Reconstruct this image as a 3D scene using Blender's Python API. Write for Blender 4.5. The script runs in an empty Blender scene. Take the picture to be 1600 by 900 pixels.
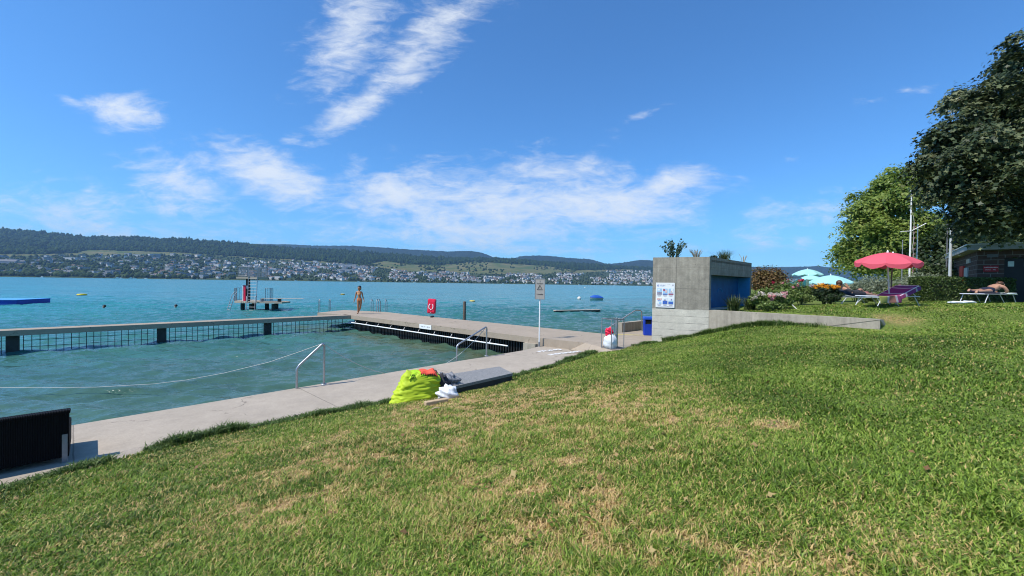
import bpy, bmesh, math, random
import numpy as np
from mathutils import Matrix, Vector, Euler
random.seed(7); RNG = np.random.default_rng(11)
R = math.radians
sc = bpy.context.scene
COL = sc.collection

# ------------------------------------------------------------------ camera
F = 640.0                                   # focal length in pixels of a 1600 px wide frame
CAMZ = 1.9
cam_d = bpy.data.cameras.new('camera'); cam = bpy.data.objects.new('camera', cam_d); COL.objects.link(cam)
cam_d.sensor_width = 36; cam_d.lens = 36*F/1600; cam_d.clip_start = 0.05; cam_d.clip_end = 30000
CM = Matrix.Translation((0, 0, CAMZ)) @ Euler((R(90-0.645), 0, 0)).to_matrix().to_4x4() @ Matrix.Rotation(R(0.84), 4, 'Z')
cam.matrix_world = CM
sc.camera = cam

# ------------------------------------------------------------------ sun, sky, exposure
SUN_EL = R(54)
SUN_H = Vector((-0.87, -0.5)).normalized()
SUN = Vector((SUN_H.x*math.cos(SUN_EL), SUN_H.y*math.cos(SUN_EL), math.sin(SUN_EL)))
sun_d = bpy.data.lights.new('sun', 'SUN'); sun_d.energy = 4.4; sun_d.angle = R(0.5); sun_d.color = (1, 0.955, 0.88)
sun = bpy.data.objects.new('sun', sun_d); COL.objects.link(sun)
sun.rotation_euler = SUN.to_track_quat('Z', 'Y').to_euler()
sun.location = (-30, -20, 60)
sc.view_settings.view_transform = 'Standard'; sc.view_settings.look = 'None'
sc.view_settings.exposure = 0.30; sc.view_settings.gamma = 1; sc.view_settings.use_curve_mapping = False
SKY_STRENGTH = 0.125
HAZE_DENSITY = 6.5e-5
sc.render.engine = 'CYCLES'
sc.cycles.max_bounces = 7; sc.cycles.diffuse_bounces = 3; sc.cycles.glossy_bounces = 3; sc.cycles.transmission_bounces = 4
sc.cycles.volume_bounces = 0; sc.cycles.transparent_max_bounces = 6
sc.cycles.pixel_filter_type = 'BLACKMAN_HARRIS'; sc.cycles.filter_width = 1.05
sc.cycles.caustics_reflective = False; sc.cycles.caustics_refractive = False
sc.cycles.sample_clamp_indirect = 6; sc.cycles.sample_clamp_direct = 2.5
sc.cycles.use_denoising = True
sc.cycles.denoiser = 'OPENIMAGEDENOISE'; sc.cycles.denoising_input_passes = 'RGB_ALBEDO_NORMAL'; sc.cycles.denoising_prefilter = 'ACCURATE'

def ray(px, py):
    d = CM.to_3x3() @ Vector(((px-800)/F, (450-py)/F, -1)); return d
def W(px, py, z=0.0):
    d = ray(px, py); t = (z-CAMZ)/d.z; return Vector((d.x*t, d.y*t, z))
def WY(px, py, Y):
    d = ray(px, py); t = Y/d.y; return Vector((d.x*t, Y, CAMZ+d.z*t))

world = bpy.data.worlds.new('World'); sc.world = world; world.use_nodes = True
nt = world.node_tree; N = nt.nodes; L = nt.links; N.clear()
def mth(tree, op, a, b=None, c=None, clamp=False):
    n = tree.nodes.new('ShaderNodeMath'); n.operation = op; n.use_clamp = clamp
    for i, v in enumerate((a, b, c)):
        if v is None: continue
        if isinstance(v, (int, float)): n.inputs[i].default_value = v
        else: tree.links.new(v, n.inputs[i])
    return n.outputs[0]
sky = N.new('ShaderNodeTexSky'); sky.sky_type = 'NISHITA'; sky.sun_disc = False
sky.sun_elevation = SUN_EL; sky.sun_rotation = math.atan2(SUN.x, SUN.y); sky.altitude = 420
sky.air_density = 1.0; sky.dust_density = 0.6; sky.ozone_density = 3.0
tc = N.new('ShaderNodeTexCoord'); sep = N.new('ShaderNodeSeparateXYZ'); L.new(tc.outputs['Generated'], sep.inputs[0])
yy = mth(nt, 'MAXIMUM', sep.outputs[1], 0.05)
uu = mth(nt, 'DIVIDE', sep.outputs[0], yy); vv = mth(nt, 'DIVIDE', sep.outputs[2], yy)
comb = N.new('ShaderNodeCombineXYZ'); L.new(uu, comb.inputs[0]); L.new(vv, comb.inputs[1])
# each cloud: centre and half axes (pixels of the photo read as sky directions), tilt, weight
CLOUDS = [(700, 30, 115, 38, 32, 1.1), (590, 145, 130, 30, 36, 1.15), (640, 95, 120, 30, 38, .75), (545, 60, 95, 70, 60, .75), (458, 217, 30, 11, 10, .7),
          (188, 176, 66, 32, -8, 1.1), (112, 157, 28, 6, -22, .55), (160, 203, 30, 10, -10, .5), (415, 272, 115, 46, -20, 1.2), (285, 290, 100, 42, -14, 1.05),
          (318, 255, 30, 30, 20, .7), (250, 326, 110, 18, 2, .85), (137, 298, 24, 6, 0, .5), (640, 305, 130, 48, 2, 1.15), (800, 325, 260, 78, 2, 1.05),
          (950, 322, 170, 48, 6, 1.2), (1030, 296, 95, 28, 22, 1.15), (915, 252, 60, 26, 36, .5), (740, 362, 290, 44, 0, .95), (480, 330, 70, 14, 0, .45), (1260, 330, 180, 24, 8, .55),
          (1190, 378, 44, 15, 0, .7), (1252, 378, 26, 10, 0, .6), (1362, 157, 30, 9, 4, .55), (990, 185, 34, 7, 22, .5), (1237, 248, 24, 7, 0, .4), (1075, 384, 50, 12, 0, .5),
          (80, 330, 300, 46, -2, .50), (170, 358, 330, 34, 0, .55), (215, 228, 30, 14, -30, .4), (1440, 142, 30, 8, 4, .4)]
acc = None
for (cx, cy, a, b, rot, w) in CLOUDS:
    d = ray(cx, cy); mp = N.new('ShaderNodeMapping'); mp.vector_type = 'TEXTURE'
    mp.inputs['Location'].default_value = (d.x/d.y, d.z/d.y, 0); mp.inputs['Rotation'].default_value = (0, 0, R(rot-0.84))
    mp.inputs['Scale'].default_value = (a/F, b/F, 1); L.new(comb.outputs[0], mp.inputs[0])
    ln = N.new('ShaderNodeVectorMath'); ln.operation = 'LENGTH'; L.new(mp.outputs[0], ln.inputs[0])
    v = mth(nt, 'MULTIPLY_ADD', ln.outputs['Value'], -0.8*w, w)
    acc = v if acc is None else mth(nt, 'SMOOTH_MAX', acc, v, 0.15)
acc = mth(nt, 'MAXIMUM', acc, -0.7)
def cl_noise(scale, det, rough, dist, rot=0.0, st=(1, 1, 1)):
    mp = N.new('ShaderNodeMapping'); mp.inputs['Scale'].default_value = st; mp.inputs['Rotation'].default_value = (0, 0, rot)
    L.new(comb.outputs[0], mp.inputs[0])
    n = N.new('ShaderNodeTexNoise'); n.inputs['Scale'].default_value = scale; n.inputs['Detail'].default_value = det
    n.inputs['Roughness'].default_value = rough; n.inputs['Distortion'].default_value = dist; L.new(mp.outputs[0], n.inputs['Vector'])
    return n.outputs['Fac']
n1 = cl_noise(5.0, 9, 0.62, 0.9, R(-16), (1, 2.4, 1)); n2 = cl_noise(14.0, 8, 0.66, 0.5, R(-26), (1, 3.0, 1))
nn = mth(nt, 'ADD', mth(nt, 'MULTIPLY_ADD', n1, 1.9, -1.02), mth(nt, 'MULTIPLY_ADD', n2, 1.5, -0.77))
val = mth(nt, 'ADD', acc, nn)
mr = N.new('ShaderNodeMapRange'); mr.interpolation_type = 'SMOOTHSTEP'
mr.inputs['From Min'].default_value = -0.08; mr.inputs['From Max'].default_value = 1.22; mr.inputs['To Max'].default_value = 0.88; L.new(val, mr.inputs['Value'])
front = mth(nt, 'MULTIPLY', mr.outputs[0], mth(nt, 'GREATER_THAN', sep.outputs[1], 0.06))
# colour of clear sky: a deeper blue than the bare model, as the photograph's sky
tint = N.new('ShaderNodeMix'); tint.data_type = 'RGBA'; tint.blend_type = 'MULTIPLY'; tint.inputs[0].default_value = 1.0
L.new(sky.outputs[0], tint.inputs[6]); tint.inputs[7].default_value = (0.49, 0.93, 1.30, 1)
mx = N.new('ShaderNodeMix'); mx.data_type = 'RGBA'; L.new(front, mx.inputs[0]); L.new(tint.outputs[2], mx.inputs[6])
mx.inputs[7].default_value = (6.0, 6.3, 6.6, 1)
bg = N.new('ShaderNodeBackground'); bg.inputs['Strength'].default_value = SKY_STRENGTH; L.new(mx.outputs[2], bg.inputs[0])
wo = N.new('ShaderNodeOutputWorld'); L.new(bg.outputs[0], wo.inputs[0])
world.cycles.sampling_method = 'MANUAL'; world.cycles.sample_map_resolution = 512

# ------------------------------------------------------------------ materials
def newmat(name):
    m = bpy.data.materials.new(name); m.use_nodes = True
    return m, m.node_tree, m.node_tree.nodes['Principled BSDF']
def setin(b, **k):
    for kk, v in k.items(): b.inputs[kk.replace('_', ' ')].default_value = v
def mat(name, col, rough=0.6, metal=0.0, var=0.12, scale=8.0, bump=0.0, bscale=None, spec=0.4, col2=None, detail=6):
    """plain surface whose colour wanders a little with a noise (and a fine bump)"""
    m, t, b = newmat(name); setin(b, Roughness=rough, Metallic=metal, Specular_IOR_Level=spec)
    tcn = t.nodes.new('ShaderNodeTexCoord'); no = t.nodes.new('ShaderNodeTexNoise')
    no.inputs['Scale'].default_value = scale; no.inputs['Detail'].default_value = detail; no.inputs['Roughness'].default_value = 0.65
    t.links.new(tcn.outputs['Object'], no.inputs['Vector'])
    rp = t.nodes.new('ShaderNodeValToRGB'); rp.color_ramp.elements[0].position = 0.3; rp.color_ramp.elements[1].position = 0.7
    c2 = col2 or tuple(min(1, c*(1+var)) for c in col); c1 = col if col2 else tuple(c*(1-var) for c in col)
    rp.color_ramp.elements[0].color = (*c1, 1); rp.color_ramp.elements[1].color = (*c2, 1)
    t.links.new(no.outputs['Fac'], rp.inputs[0]); t.links.new(rp.outputs[0], b.inputs['Base Color'])
    if bump:
        n2 = t.nodes.new('ShaderNodeTexNoise'); n2.inputs['Scale'].default_value = bscale or scale*4; n2.inputs['Detail'].default_value = 5
        t.links.new(tcn.outputs['Object'], n2.inputs['Vector'])
        bp = t.nodes.new('ShaderNodeBump'); bp.inputs['Strength'].default_value = bump; bp.inputs['Distance'].default_value = 0.02
        t.links.new(n2.outputs['Fac'], bp.inputs['Height']); t.links.new(bp.outputs[0], b.inputs['Normal'])
    return m
def concrete(name, base, speck=0.25, stain=0.25, gscale=60, bump=0.25, streak=False, boards=0.0, joint=0.0, jrot=0.0, seams=None):
    m, t, b = newmat(name); setin(b, Roughness=0.88, Specular_IOR_Level=0.25)
    tcn = t.nodes.new('ShaderNodeTexCoord')
    def noise(s, d, vec=None, r=0.6):
        n = t.nodes.new('ShaderNodeTexNoise'); n.inputs['Scale'].default_value = s; n.inputs['Detail'].default_value = d; n.inputs['Roughness'].default_value = r
        t.links.new(vec or tcn.outputs['Object'], n.inputs['Vector']); return n.outputs['Fac']
    big = noise(0.9, 8, r=0.7); mid = noise(5, 8, r=0.72); fine = noise(gscale, 3, r=0.8)
    v = mth(t, 'MULTIPLY_ADD', big, 2*stain, 1-stain)
    v = mth(t, 'MULTIPLY', v, mth(t, 'MULTIPLY_ADD', mid, stain*1.6, 1-stain*0.8))
    v = mth(t, 'MULTIPLY', v, mth(t, 'MULTIPLY_ADD', fine, 2*speck, 1-speck))
    h = mth(t, 'ADD', mth(t, 'MULTIPLY', fine, 0.6), mth(t, 'MULTIPLY', mid, 0.8))
    if joint:
        mp = t.nodes.new('ShaderNodeMapping'); mp.inputs['Rotation'].default_value = (0, 0, jrot); t.links.new(tcn.outputs['Object'], mp.inputs[0]); sj = t.nodes.new('ShaderNodeSeparateXYZ'); t.links.new(mp.outputs[0], sj.inputs[0])
        fr = mth(t, 'FRACT', mth(t, 'DIVIDE', mth(t, 'ADD', sj.outputs[0], mth(t, 'MULTIPLY_ADD', mid, .03, -.015)), joint)); v = mth(t, 'MULTIPLY', v, mth(t, 'MULTIPLY_ADD', mth(t, 'LESS_THAN', fr, .016/joint), -.45, 1.0))
        vc = t.nodes.new('ShaderNodeTexVoronoi'); vc.feature = 'DISTANCE_TO_EDGE'; vc.inputs['Scale'].default_value = .38; wv_ = t.nodes.new('ShaderNodeVectorMath'); wv_.operation = 'ADD'; nv_ = t.nodes.new('ShaderNodeTexNoise'); nv_.inputs['Scale'].default_value = 1.6; nv_.inputs['Detail'].default_value = 6; t.links.new(tcn.outputs['Object'], nv_.inputs['Vector']); t.links.new(tcn.outputs['Object'], wv_.inputs[0]); t.links.new(nv_.outputs['Color'], wv_.inputs[1]); t.links.new(wv_.outputs[0], vc.inputs['Vector'])
        crack = mth(t, 'MULTIPLY', mth(t, 'LESS_THAN', vc.outputs['Distance'], .004), mth(t, 'GREATER_THAN', big, .5)); v = mth(t, 'MULTIPLY', v, mth(t, 'MULTIPLY_ADD', crack, -.4, 1.0))
        wet = noise(1.7, 5, r=.55); wet = mth(t, 'MULTIPLY_ADD', wet, 5.0, -3.05, clamp=True); v = mth(t, 'MULTIPLY', v, mth(t, 'MULTIPLY_ADD', wet, -.16, 1.0))
    if streak:
        mp = t.nodes.new('ShaderNodeMapping'); mp.inputs['Scale'].default_value = (9, 9, 0.5); t.links.new(tcn.outputs['Object'], mp.inputs[0])
        v = mth(t, 'MULTIPLY', v, mth(t, 'MULTIPLY_ADD', noise(1.2, 6, mp.outputs[0]), 0.9, 0.55))
        vo = t.nodes.new('ShaderNodeTexVoronoi'); vo.inputs['Scale'].default_value = 5.5; t.links.new(tcn.outputs['Object'], vo.inputs['Vector'])
        pit = mth(t, 'LESS_THAN', vo.outputs['Distance'], 0.055)
        v = mth(t, 'MULTIPLY', v, mth(t, 'MULTIPLY_ADD', pit, -0.6, 1.0))
    if seams:
        ss = t.nodes.new('ShaderNodeSeparateXYZ'); t.links.new(tcn.outputs['Object'], ss.inputs[0])
        for ax, pos, hw in seams:
            sm = mth(t, 'LESS_THAN', mth(t, 'ABSOLUTE', mth(t, 'SUBTRACT', ss.outputs[ax], mth(t, 'ADD', mth(t, 'MULTIPLY', mid, .012), pos))), hw); v = mth(t, 'MULTIPLY', v, mth(t, 'MULTIPLY_ADD', sm, -.38, 1.0)); h = mth(t, 'ADD', h, mth(t, 'MULTIPLY', sm, -1.5))
    if boards:
        sp = t.nodes.new('ShaderNodeSeparateXYZ'); t.links.new(tcn.outputs['Object'], sp.inputs[0])
        wob = mth(t, 'MULTIPLY_ADD', noise(2.5, 3), 0.05, -0.025)
        fr = mth(t, 'FRACT', mth(t, 'DIVIDE', mth(t, 'ADD', sp.outputs[2], wob), boards))
        gap = mth(t, 'LESS_THAN', fr, 0.09)
        gap = mth(t, 'MULTIPLY', gap, mth(t, 'MULTIPLY_ADD', noise(3.3, 3), 2.4, -0.75, clamp=True))
        v = mth(t, 'MULTIPLY', v, mth(t, 'MULTIPLY_ADD', gap, -0.62, 1.0)); h = mth(t, 'ADD', h, mth(t, 'MULTIPLY', gap, -2.5))
    mixc = t.nodes.new('ShaderNodeMix'); mixc.data_type = 'RGBA'; mixc.blend_type = 'MULTIPLY'; mixc.inputs[0].default_value = 1
    mixc.inputs[6].default_value = (*base, 1); cb = t.nodes.new('ShaderNodeCombineColor')
    for i in range(3): t.links.new(v, cb.inputs[i])
    t.links.new(cb.outputs[0], mixc.inputs[7]); t.links.new(mixc.outputs[2], b.inputs['Base Color'])
    bp = t.nodes.new('ShaderNodeBump'); bp.inputs['Strength'].default_value = bump; bp.inputs['Distance'].default_value = 0.015
    t.links.new(h, bp.inputs['Height']); t.links.new(bp.outputs[0], b.inputs['Normal'])
    return m
def leafmat(name, cols, rough=0.5, trans=0.3, spec=0.35):
    """colour picked per leaf from the mesh attribute 'tint'"""
    m, t, b = newmat(name); setin(b, Roughness=rough, Specular_IOR_Level=spec)
    at = t.nodes.new('ShaderNodeAttribute'); at.attribute_name = 'tint'
    rp = t.nodes.new('ShaderNodeValToRGB'); el = rp.color_ramp.elements
    el[0].position = 0; el[0].color = (*cols[0], 1); el[1].position = 1; el[1].color = (*cols[-1], 1)
    for i, c in enumerate(cols[1:-1], 1): e = el.new(i/(len(cols)-1)); e.color = (*c, 1)
    t.links.new(at.outputs['Fac'], rp.inputs[0]); t.links.new(rp.outputs[0], b.inputs['Base Color'])
    if trans:
        tr = t.nodes.new('ShaderNodeBsdfTranslucent'); t.links.new(rp.outputs[0], tr.inputs['Color'])
        ms = t.nodes.new('ShaderNodeMixShader'); ms.inputs[0].default_value = trans
        t.links.new(b.outputs[0], ms.inputs[1]); t.links.new(tr.outputs[0], ms.inputs[2])
        t.links.new(ms.outputs[0], t.nodes['Material Output'].inputs['Surface'])
    return m

# ------------------------------------------------------------------ objects and meshes
def tag(o, label=None, cat=None, group=None, kind=None):
    if label: o['label'] = label
    if cat: o['category'] = cat
    if group: o['group'] = group
    if kind: o['kind'] = kind
    return o
def thing(name, label, cat, loc=(0, 0, 0), rz=0.0, group=None):
    o = bpy.data.objects.new(name, None); COL.objects.link(o); o.empty_display_size = 0.2
    o.location = loc; o.rotation_euler = (0, 0, rz); return tag(o, label, cat, group)
def link(name, me, parent=None):
    o = bpy.data.objects.new(name, me); COL.objects.link(o); o.parent = parent; return o
def kids(o): return [c for c in bpy.data.objects if c.parent == o]
def copy_tree(o, parent=None):
    c = o.copy(); COL.objects.link(c)
    if parent is not None: c.parent = parent
    for ch in kids(o): copy_tree(ch, c)
    return c
def mk(name, V, Fc, mats, parent=None, tint=None, smooth=False, mi=None, attr='tint'):
    """mesh object from arrays: V (n,3), Fc (m,k) faces all with k corners"""
    V = np.asarray(V, np.float32); Fc = np.asarray(Fc, np.int32)
    me = bpy.data.meshes.new(name); me.vertices.add(len(V)); me.vertices.foreach_set('co', V.ravel())
    m, k = Fc.shape; me.loops.add(m*k); me.loops.foreach_set('vertex_index', Fc.ravel()); me.polygons.add(m)
    me.polygons.foreach_set('loop_start', np.arange(0, m*k, k, dtype=np.int32))
    if smooth: me.polygons.foreach_set('use_smooth', np.ones(m, bool))
    if mi is not None: me.polygons.foreach_set('material_index', np.asarray(mi, np.int32))
    me.update(calc_edges=True)
    for mm in (mats if isinstance(mats, (list, tuple)) else [mats]): me.materials.append(mm)
    if tint is not None:
        a = me.attributes.new(attr, 'FLOAT', 'POINT'); a.data.foreach_set('value', np.asarray(tint, np.float32))
    return link(name, me, parent)
class MB:
    """collects simple shapes into one mesh"""
    def __init__(s): s.v = []; s.f = []; s.m = []; s.sm = []
    def add(s, vs, fs, m=0, smooth=False):
        o = len(s.v); s.v += [tuple(v) for v in vs]
        for f in fs: s.f.append(tuple(i+o for i in f)); s.m.append(m); s.sm.append(smooth)
        return s
    def box(s, c, d, m=0, rot=None, bev=0.0):
        x, y, z = (q/2 for q in d); M = rot or Matrix()
        if bev:
            bm = bmesh.new(); bmesh.ops.create_cube(bm, size=1); bmesh.ops.scale(bm, vec=d, verts=bm.verts)
            bmesh.ops.bevel(bm, geom=list(bm.edges), offset=bev, segments=2, affect='EDGES', profile=0.6)
            bm.verts.index_update(); vs = [Vector(c)+M @ v.co for v in bm.verts]; fs = [[v.index for v in f.verts] for f in bm.faces]; bm.free()
            return s.add(vs, fs, m)
        vs = [Vector(c)+M @ Vector((a*x, b*y, e*z)) for a in (-1, 1) for b in (-1, 1) for e in (-1, 1)]
        return s.add(vs, [(0, 1, 3, 2), (4, 6, 7, 5), (0, 4, 5, 1), (2, 3, 7, 6), (0, 2, 6, 4), (1, 5, 7, 3)], m)
    def prism(s, poly, z0, z1, m=0):
        n = len(poly); area = sum(poly[i][0]*poly[(i+1) % n][1]-poly[(i+1) % n][0]*poly[i][1] for i in range(n))
        if area < 0: poly = poly[::-1]
        b = lambda z, i: z[i] if hasattr(z, '__len__') else z
        vs = [(p[0], p[1], z0) for p in poly]+[(p[0], p[1], z1) for p in poly]
        return s.add(vs, [tuple(range(n-1, -1, -1)), tuple(range(n, 2*n))]+[(i, (i+1) % n, n+(i+1) % n, n+i) for i in range(n)], m)
    def tube(s, pts, r, n=8, m=0, cap=True, smooth=True):
        pts = [Vector(p) for p in pts]; rs = r if hasattr(r, '__len__') else [r]*len(pts); vs = []; up = None
        for i, p in enumerate(pts):
            d = (pts[min(i+1, len(pts)-1)]-pts[max(i-1, 0)]).normalized()
            if up is None: up = Vector((0, 0, 1)) if abs(d.z) < 0.9 else Vector((1, 0, 0))
            a = d.cross(up).normalized(); b = a.cross(d).normalized(); up = b
            vs += [p+(a*math.cos(2*math.pi*k/n)+b*math.sin(2*math.pi*k/n))*rs[i] for k in range(n)]
        fs = [(i*n+k, i*n+(k+1) % n, (i+1)*n+(k+1) % n, (i+1)*n+k) for i in range(len(pts)-1) for k in range(n)]
        s.add(vs, fs, m, smooth)
        if cap: s.add(vs[:n], [tuple(range(n))], m); s.add(vs[-n:], [tuple(range(n-1, -1, -1))], m)
        return s
    def lathe(s, prof, c=(0, 0, 0), n=24, m=0, smooth=True, M=None):
        c = Vector(c); M = M or Matrix(); vs = []
        for (r, z) in prof: vs += [c+M @ Vector((r*math.cos(2*math.pi*k/n), r*math.sin(2*math.pi*k/n), z)) for k in range(n)]
        fs = [(i*n+k, i*n+(k+1) % n, (i+1)*n+(k+1) % n, (i+1)*n+k) for i in range(len(prof)-1) for k in range(n)]
        return s.add(vs, fs, m, smooth)
    def ball(s, c, r, m=0, nu=14, nv=9, rot=None):
        r = r if hasattr(r, '__len__') else (r, r, r); M = rot or Matrix()
        vs = [Vector(c)+M @ Vector((r[0]*math.sin(math.pi*j/nv)*math.cos(2*math.pi*i/nu), r[1]*math.sin(math.pi*j/nv)*math.sin(2*math.pi*i/nu), r[2]*math.cos(math.pi*j/nv))) for j in range(nv+1) for i in range(nu)]
        return s.add(vs, [(j*nu+i, (j+1)*nu+i, (j+1)*nu+(i+1) % nu, j*nu+(i+1) % nu) for j in range(nv) for i in range(nu)], m, True)
    def mesh(s, name, mats):
        me = bpy.data.meshes.new(name); me.from_pydata(s.v, [], s.f)
        for mm in (mats if isinstance(mats, (list, tuple)) else [mats]): me.materials.append(mm)
        me.polygons.foreach_set('material_index', s.m); me.polygons.foreach_set('use_smooth', s.sm); me.update()
        return me
    def build(s, name, mats, parent=None): return link(name, s.mesh(name, mats), parent)
def text_mesh(body, size, mats, M, name='lettering', parent=None, depth=0.0015, align='CENTER', bold=0.0, stretch=1.0):
    cu = bpy.data.curves.new('lettering', 'FONT'); cu.body = body; cu.size = size; cu.extrude = depth; cu.align_x = align; cu.align_y = 'CENTER'; cu.offset = bold; cu.resolution_u = 4
    o = bpy.data.objects.new('lettering', cu); COL.objects.link(o); bpy.context.view_layer.update()
    me = bpy.data.meshes.new_from_object(o.evaluated_get(bpy.context.evaluated_depsgraph_get()))
    bpy.data.objects.remove(o); bpy.data.curves.remove(cu)
    me.transform(M @ Matrix.Diagonal((stretch, 1, 1, 1))); me.materials.clear(); me.materials.append(mats); me.name = name
    return link(name, me, parent)
def orient(vx, vy, o):
    """matrix with local x along vx, y along vy, origin o"""
    vx = Vector(vx).normalized(); vz = vx.cross(Vector(vy)).normalized(); vy = vz.cross(vx)
    M = Matrix((vx, vy, vz)).transposed().to_4x4(); M.translation = o; return M
# ---- leaves: many small faces spread through a volume
def rnd_dirs(n):
    v = RNG.normal(size=(n, 3)); return v/np.linalg.norm(v, axis=1, keepdims=True)
LEAF4 = np.array([(-.5, 0), (0, -.32), (.5, 0), (0, .32)])
LEAF6 = np.array([(-.5, 0), (-.12, -.22), (.02, -.5), (.2, -.18), (.55, 0), (.2, .18), (.02, .5), (-.12, .22)])
def leaves(name, P, size, m, parent=None, out=None, shape=LEAF4, tint=None, updown=0.4, aspect=1.0, outw=0.9):
    n = len(P); P = np.asarray(P); size = np.broadcast_to(np.asarray(size, float), (n,))
    nr = rnd_dirs(n)
    if out is not None: nr = nr+out*outw
    nr[:, 2] += updown; nr /= np.linalg.norm(nr, axis=1, keepdims=True)
    a = np.cross(nr, rnd_dirs(n)); a /= np.linalg.norm(a, axis=1, keepdims=True); b = np.cross(nr, a)
    k = len(shape); V = P[:, None, :]+size[:, None, None]*(shape[None, :, 0, None]*a[:, None, :]+aspect*shape[None, :, 1, None]*b[:, None, :])
    V = V-nr[:, None, :]*(size[:, None]*0.35*np.abs(shape[None, :, 0])**2*4*0.3)[:, :, None]
    t = RNG.random(n) if tint is None else tint
    return mk(name, V.reshape(-1, 3), np.arange(n*k).reshape(n, k), m, parent, np.repeat(t, k))
def blob_points(n, c, r, shell=0.45, flat_bottom=None):
    d = rnd_dirs(n); rad = (1-shell*RNG.random(n)**1.5)
    P = np.array(c)+d*rad[:, None]*np.array(r)
    if flat_bottom is not None: P[:, 2] = np.maximum(P[:, 2], flat_bottom+RNG.random(n)*0.05)
    return P, d
# ---- 2-D value noise
_tab = RNG.random((256, 256))
def vnoise(x, y):
    xi = np.floor(x).astype(int); yi = np.floor(y).astype(int); fx = x-xi; fy = y-yi; fx = fx*fx*(3-2*fx); fy = fy*fy*(3-2*fy)
    g = lambda a, b: _tab[a & 255, b & 255]
    return (g(xi, yi)*(1-fx)+g(xi+1, yi)*fx)*(1-fy)+(g(xi, yi+1)*(1-fx)+g(xi+1, yi+1)*fx)*fy
def fbm(x, y, o=4): 
    s = 0; a = .5; t = 0
    for i in range(o): s = s+a*vnoise(x+i*17.3, y+i*9.1); t += a; a *= .5; x = x*2.03; y = y*2.03
    return s/t
def sstep(a, b, x): t = np.clip((x-a)/(b-a), 0, 1); return t*t*(3-2*t)
def garment(body, name, m, keep, off=.006):
    """cloth cut from a body's own surface and lifted off it a little"""
    me = body.data; vs = []; fs = []; mp = {}
    for p in me.polygons:
        if keep(p.center, p.normal):
            f = []
            for i in p.vertices:
                if i not in mp: v = me.vertices[i]; mp[i] = len(vs); vs.append(v.co+v.normal*off)
                f.append(mp[i])
            fs.append(f)
    mb = MB(); mb.add(vs, fs, 0, True); return mb.build(name, m, body.parent)
def skin(name, joints, edges, m, parent=None, sub=2, root=0):
    """one continuous body grown over connected joints"""
    me = bpy.data.meshes.new(name); me.from_pydata([j[0] for j in joints], edges, []); o = link(name, me)
    md = o.modifiers.new('skin', 'SKIN'); md.use_smooth_shade = True
    for i, j in enumerate(joints):
        r = j[1]; me.skin_vertices[0].data[i].radius = r if hasattr(r, '__len__') else (r, r)
        me.skin_vertices[0].data[i].use_root = (i == root)
    o.modifiers.new('sub', 'SUBSURF').levels = sub
    bpy.context.view_layer.update()
    m2 = bpy.data.meshes.new_from_object(o.evaluated_get(bpy.context.evaluated_depsgraph_get()))
    bpy.data.objects.remove(o); bpy.data.meshes.remove(me); m2.materials.clear(); m2.materials.append(m)
    for p in m2.polygons: p.use_smooth = True; p.material_index = 0
    return link(name, m2, parent)
# ================================================================== THE SETTING
V2 = lambda v: (v.x, v.y)
M_conc = concrete('pale_concrete', (.385, .325, .255), speck=.24, stain=.26, gscale=38, joint=3.1, jrot=R(-47))
M_jet = concrete('jetty_concrete', (.35, .285, .215), speck=.18, stain=.26, gscale=34, joint=3.3, jrot=R(41))
M_kerb = concrete('washed_aggregate', (.35, .295, .235), speck=.75, stain=.15, gscale=70, bump=.5)
M_kiosk = concrete('kiosk_concrete', (.30, .268, .215), speck=.34, stain=.6, gscale=22, streak=True, seams=[(2, 1.80, .008), (0, .66, .007), (2, 2.50, .004)])
M_board = concrete('board_marked_concrete', (.56, .51, .42), speck=.28, stain=.42, gscale=40, boards=.225)
M_weath = concrete('weathered_concrete', (.35, .305, .24), speck=.28, stain=.45, gscale=45, streak=True)
M_dark = mat('dark_concrete_and_shade', (.035, .036, .033), .8, var=.4, scale=3)  # also used where shade is put in as colour, as beneath the deck
M_black = mat('black_plastic', (.012, .012, .013), .55, var=.3)
M_steel = mat('galvanised_steel', (.42, .43, .44), .38, .85, var=.12, scale=14)
M_steel2 = mat('dull_steel', (.30, .31, .32), .5, .6, var=.15, scale=14)
M_white = mat('white_paint', (.80, .80, .78), .55, var=.04)
M_blue = mat('blue_plastic', (.01, .045, .42), .4, var=.1)

# --- ground heights: a smooth sheet through measured points
WL = [Vector((4.70, 13.7, 0)), Vector((6.26, 13.0, 0)), Vector((9.04, 10.04, 0))]      # foot line of the concrete wall
ctrl = [(*V2(W(x, y, z)), z) for x, y, z in [(-420, 905, -.25), (-200, 832, -.25), (0, 768, -.25), (160, 722, -.25), (330, 680, -.25), (470, 653, -.25), (614, 627, -.25),
        (700, 610, -.25), (800, 590, -.25), (870, 570, -.22), (930, 551, -.18), (975, 544, -.02), (1021, 536, 0)]]
ctrl += [(5.6, 13.25, .21), (6.42, 12.78, .49), (6.92, 12.25, .71), (7.91, 11.2, .90), (8.57, 10.5, .89), (9.04, 9.9, .90), (9.1, 9.4, .92)]
ctrl += [(0, 0, .72), (0, 2.2, .62), (-3, -2, .45), (4, 3, 1.0), (3.5, 7.0, .60), (6, 8, .86), (8, 4, 1.2), (9, 7.5, 1.07), (14, 8, 1.3), (12, 2, 1.35), (11.4, 12.4, 1.42), (14, 12, 1.43), (20, 9, 1.5), (17, 14.6, 1.47), (5, -8, 1.25), (20, -10, 1.7), (40, 5, 1.6), (-8, -12, .2), (40, 40, 1.5), (25, 25, 1.45), (60, 10, 1.7), (60, -40, 2), (0, -40, 1.4)]
ctrl = np.array(ctrl, float)
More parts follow.
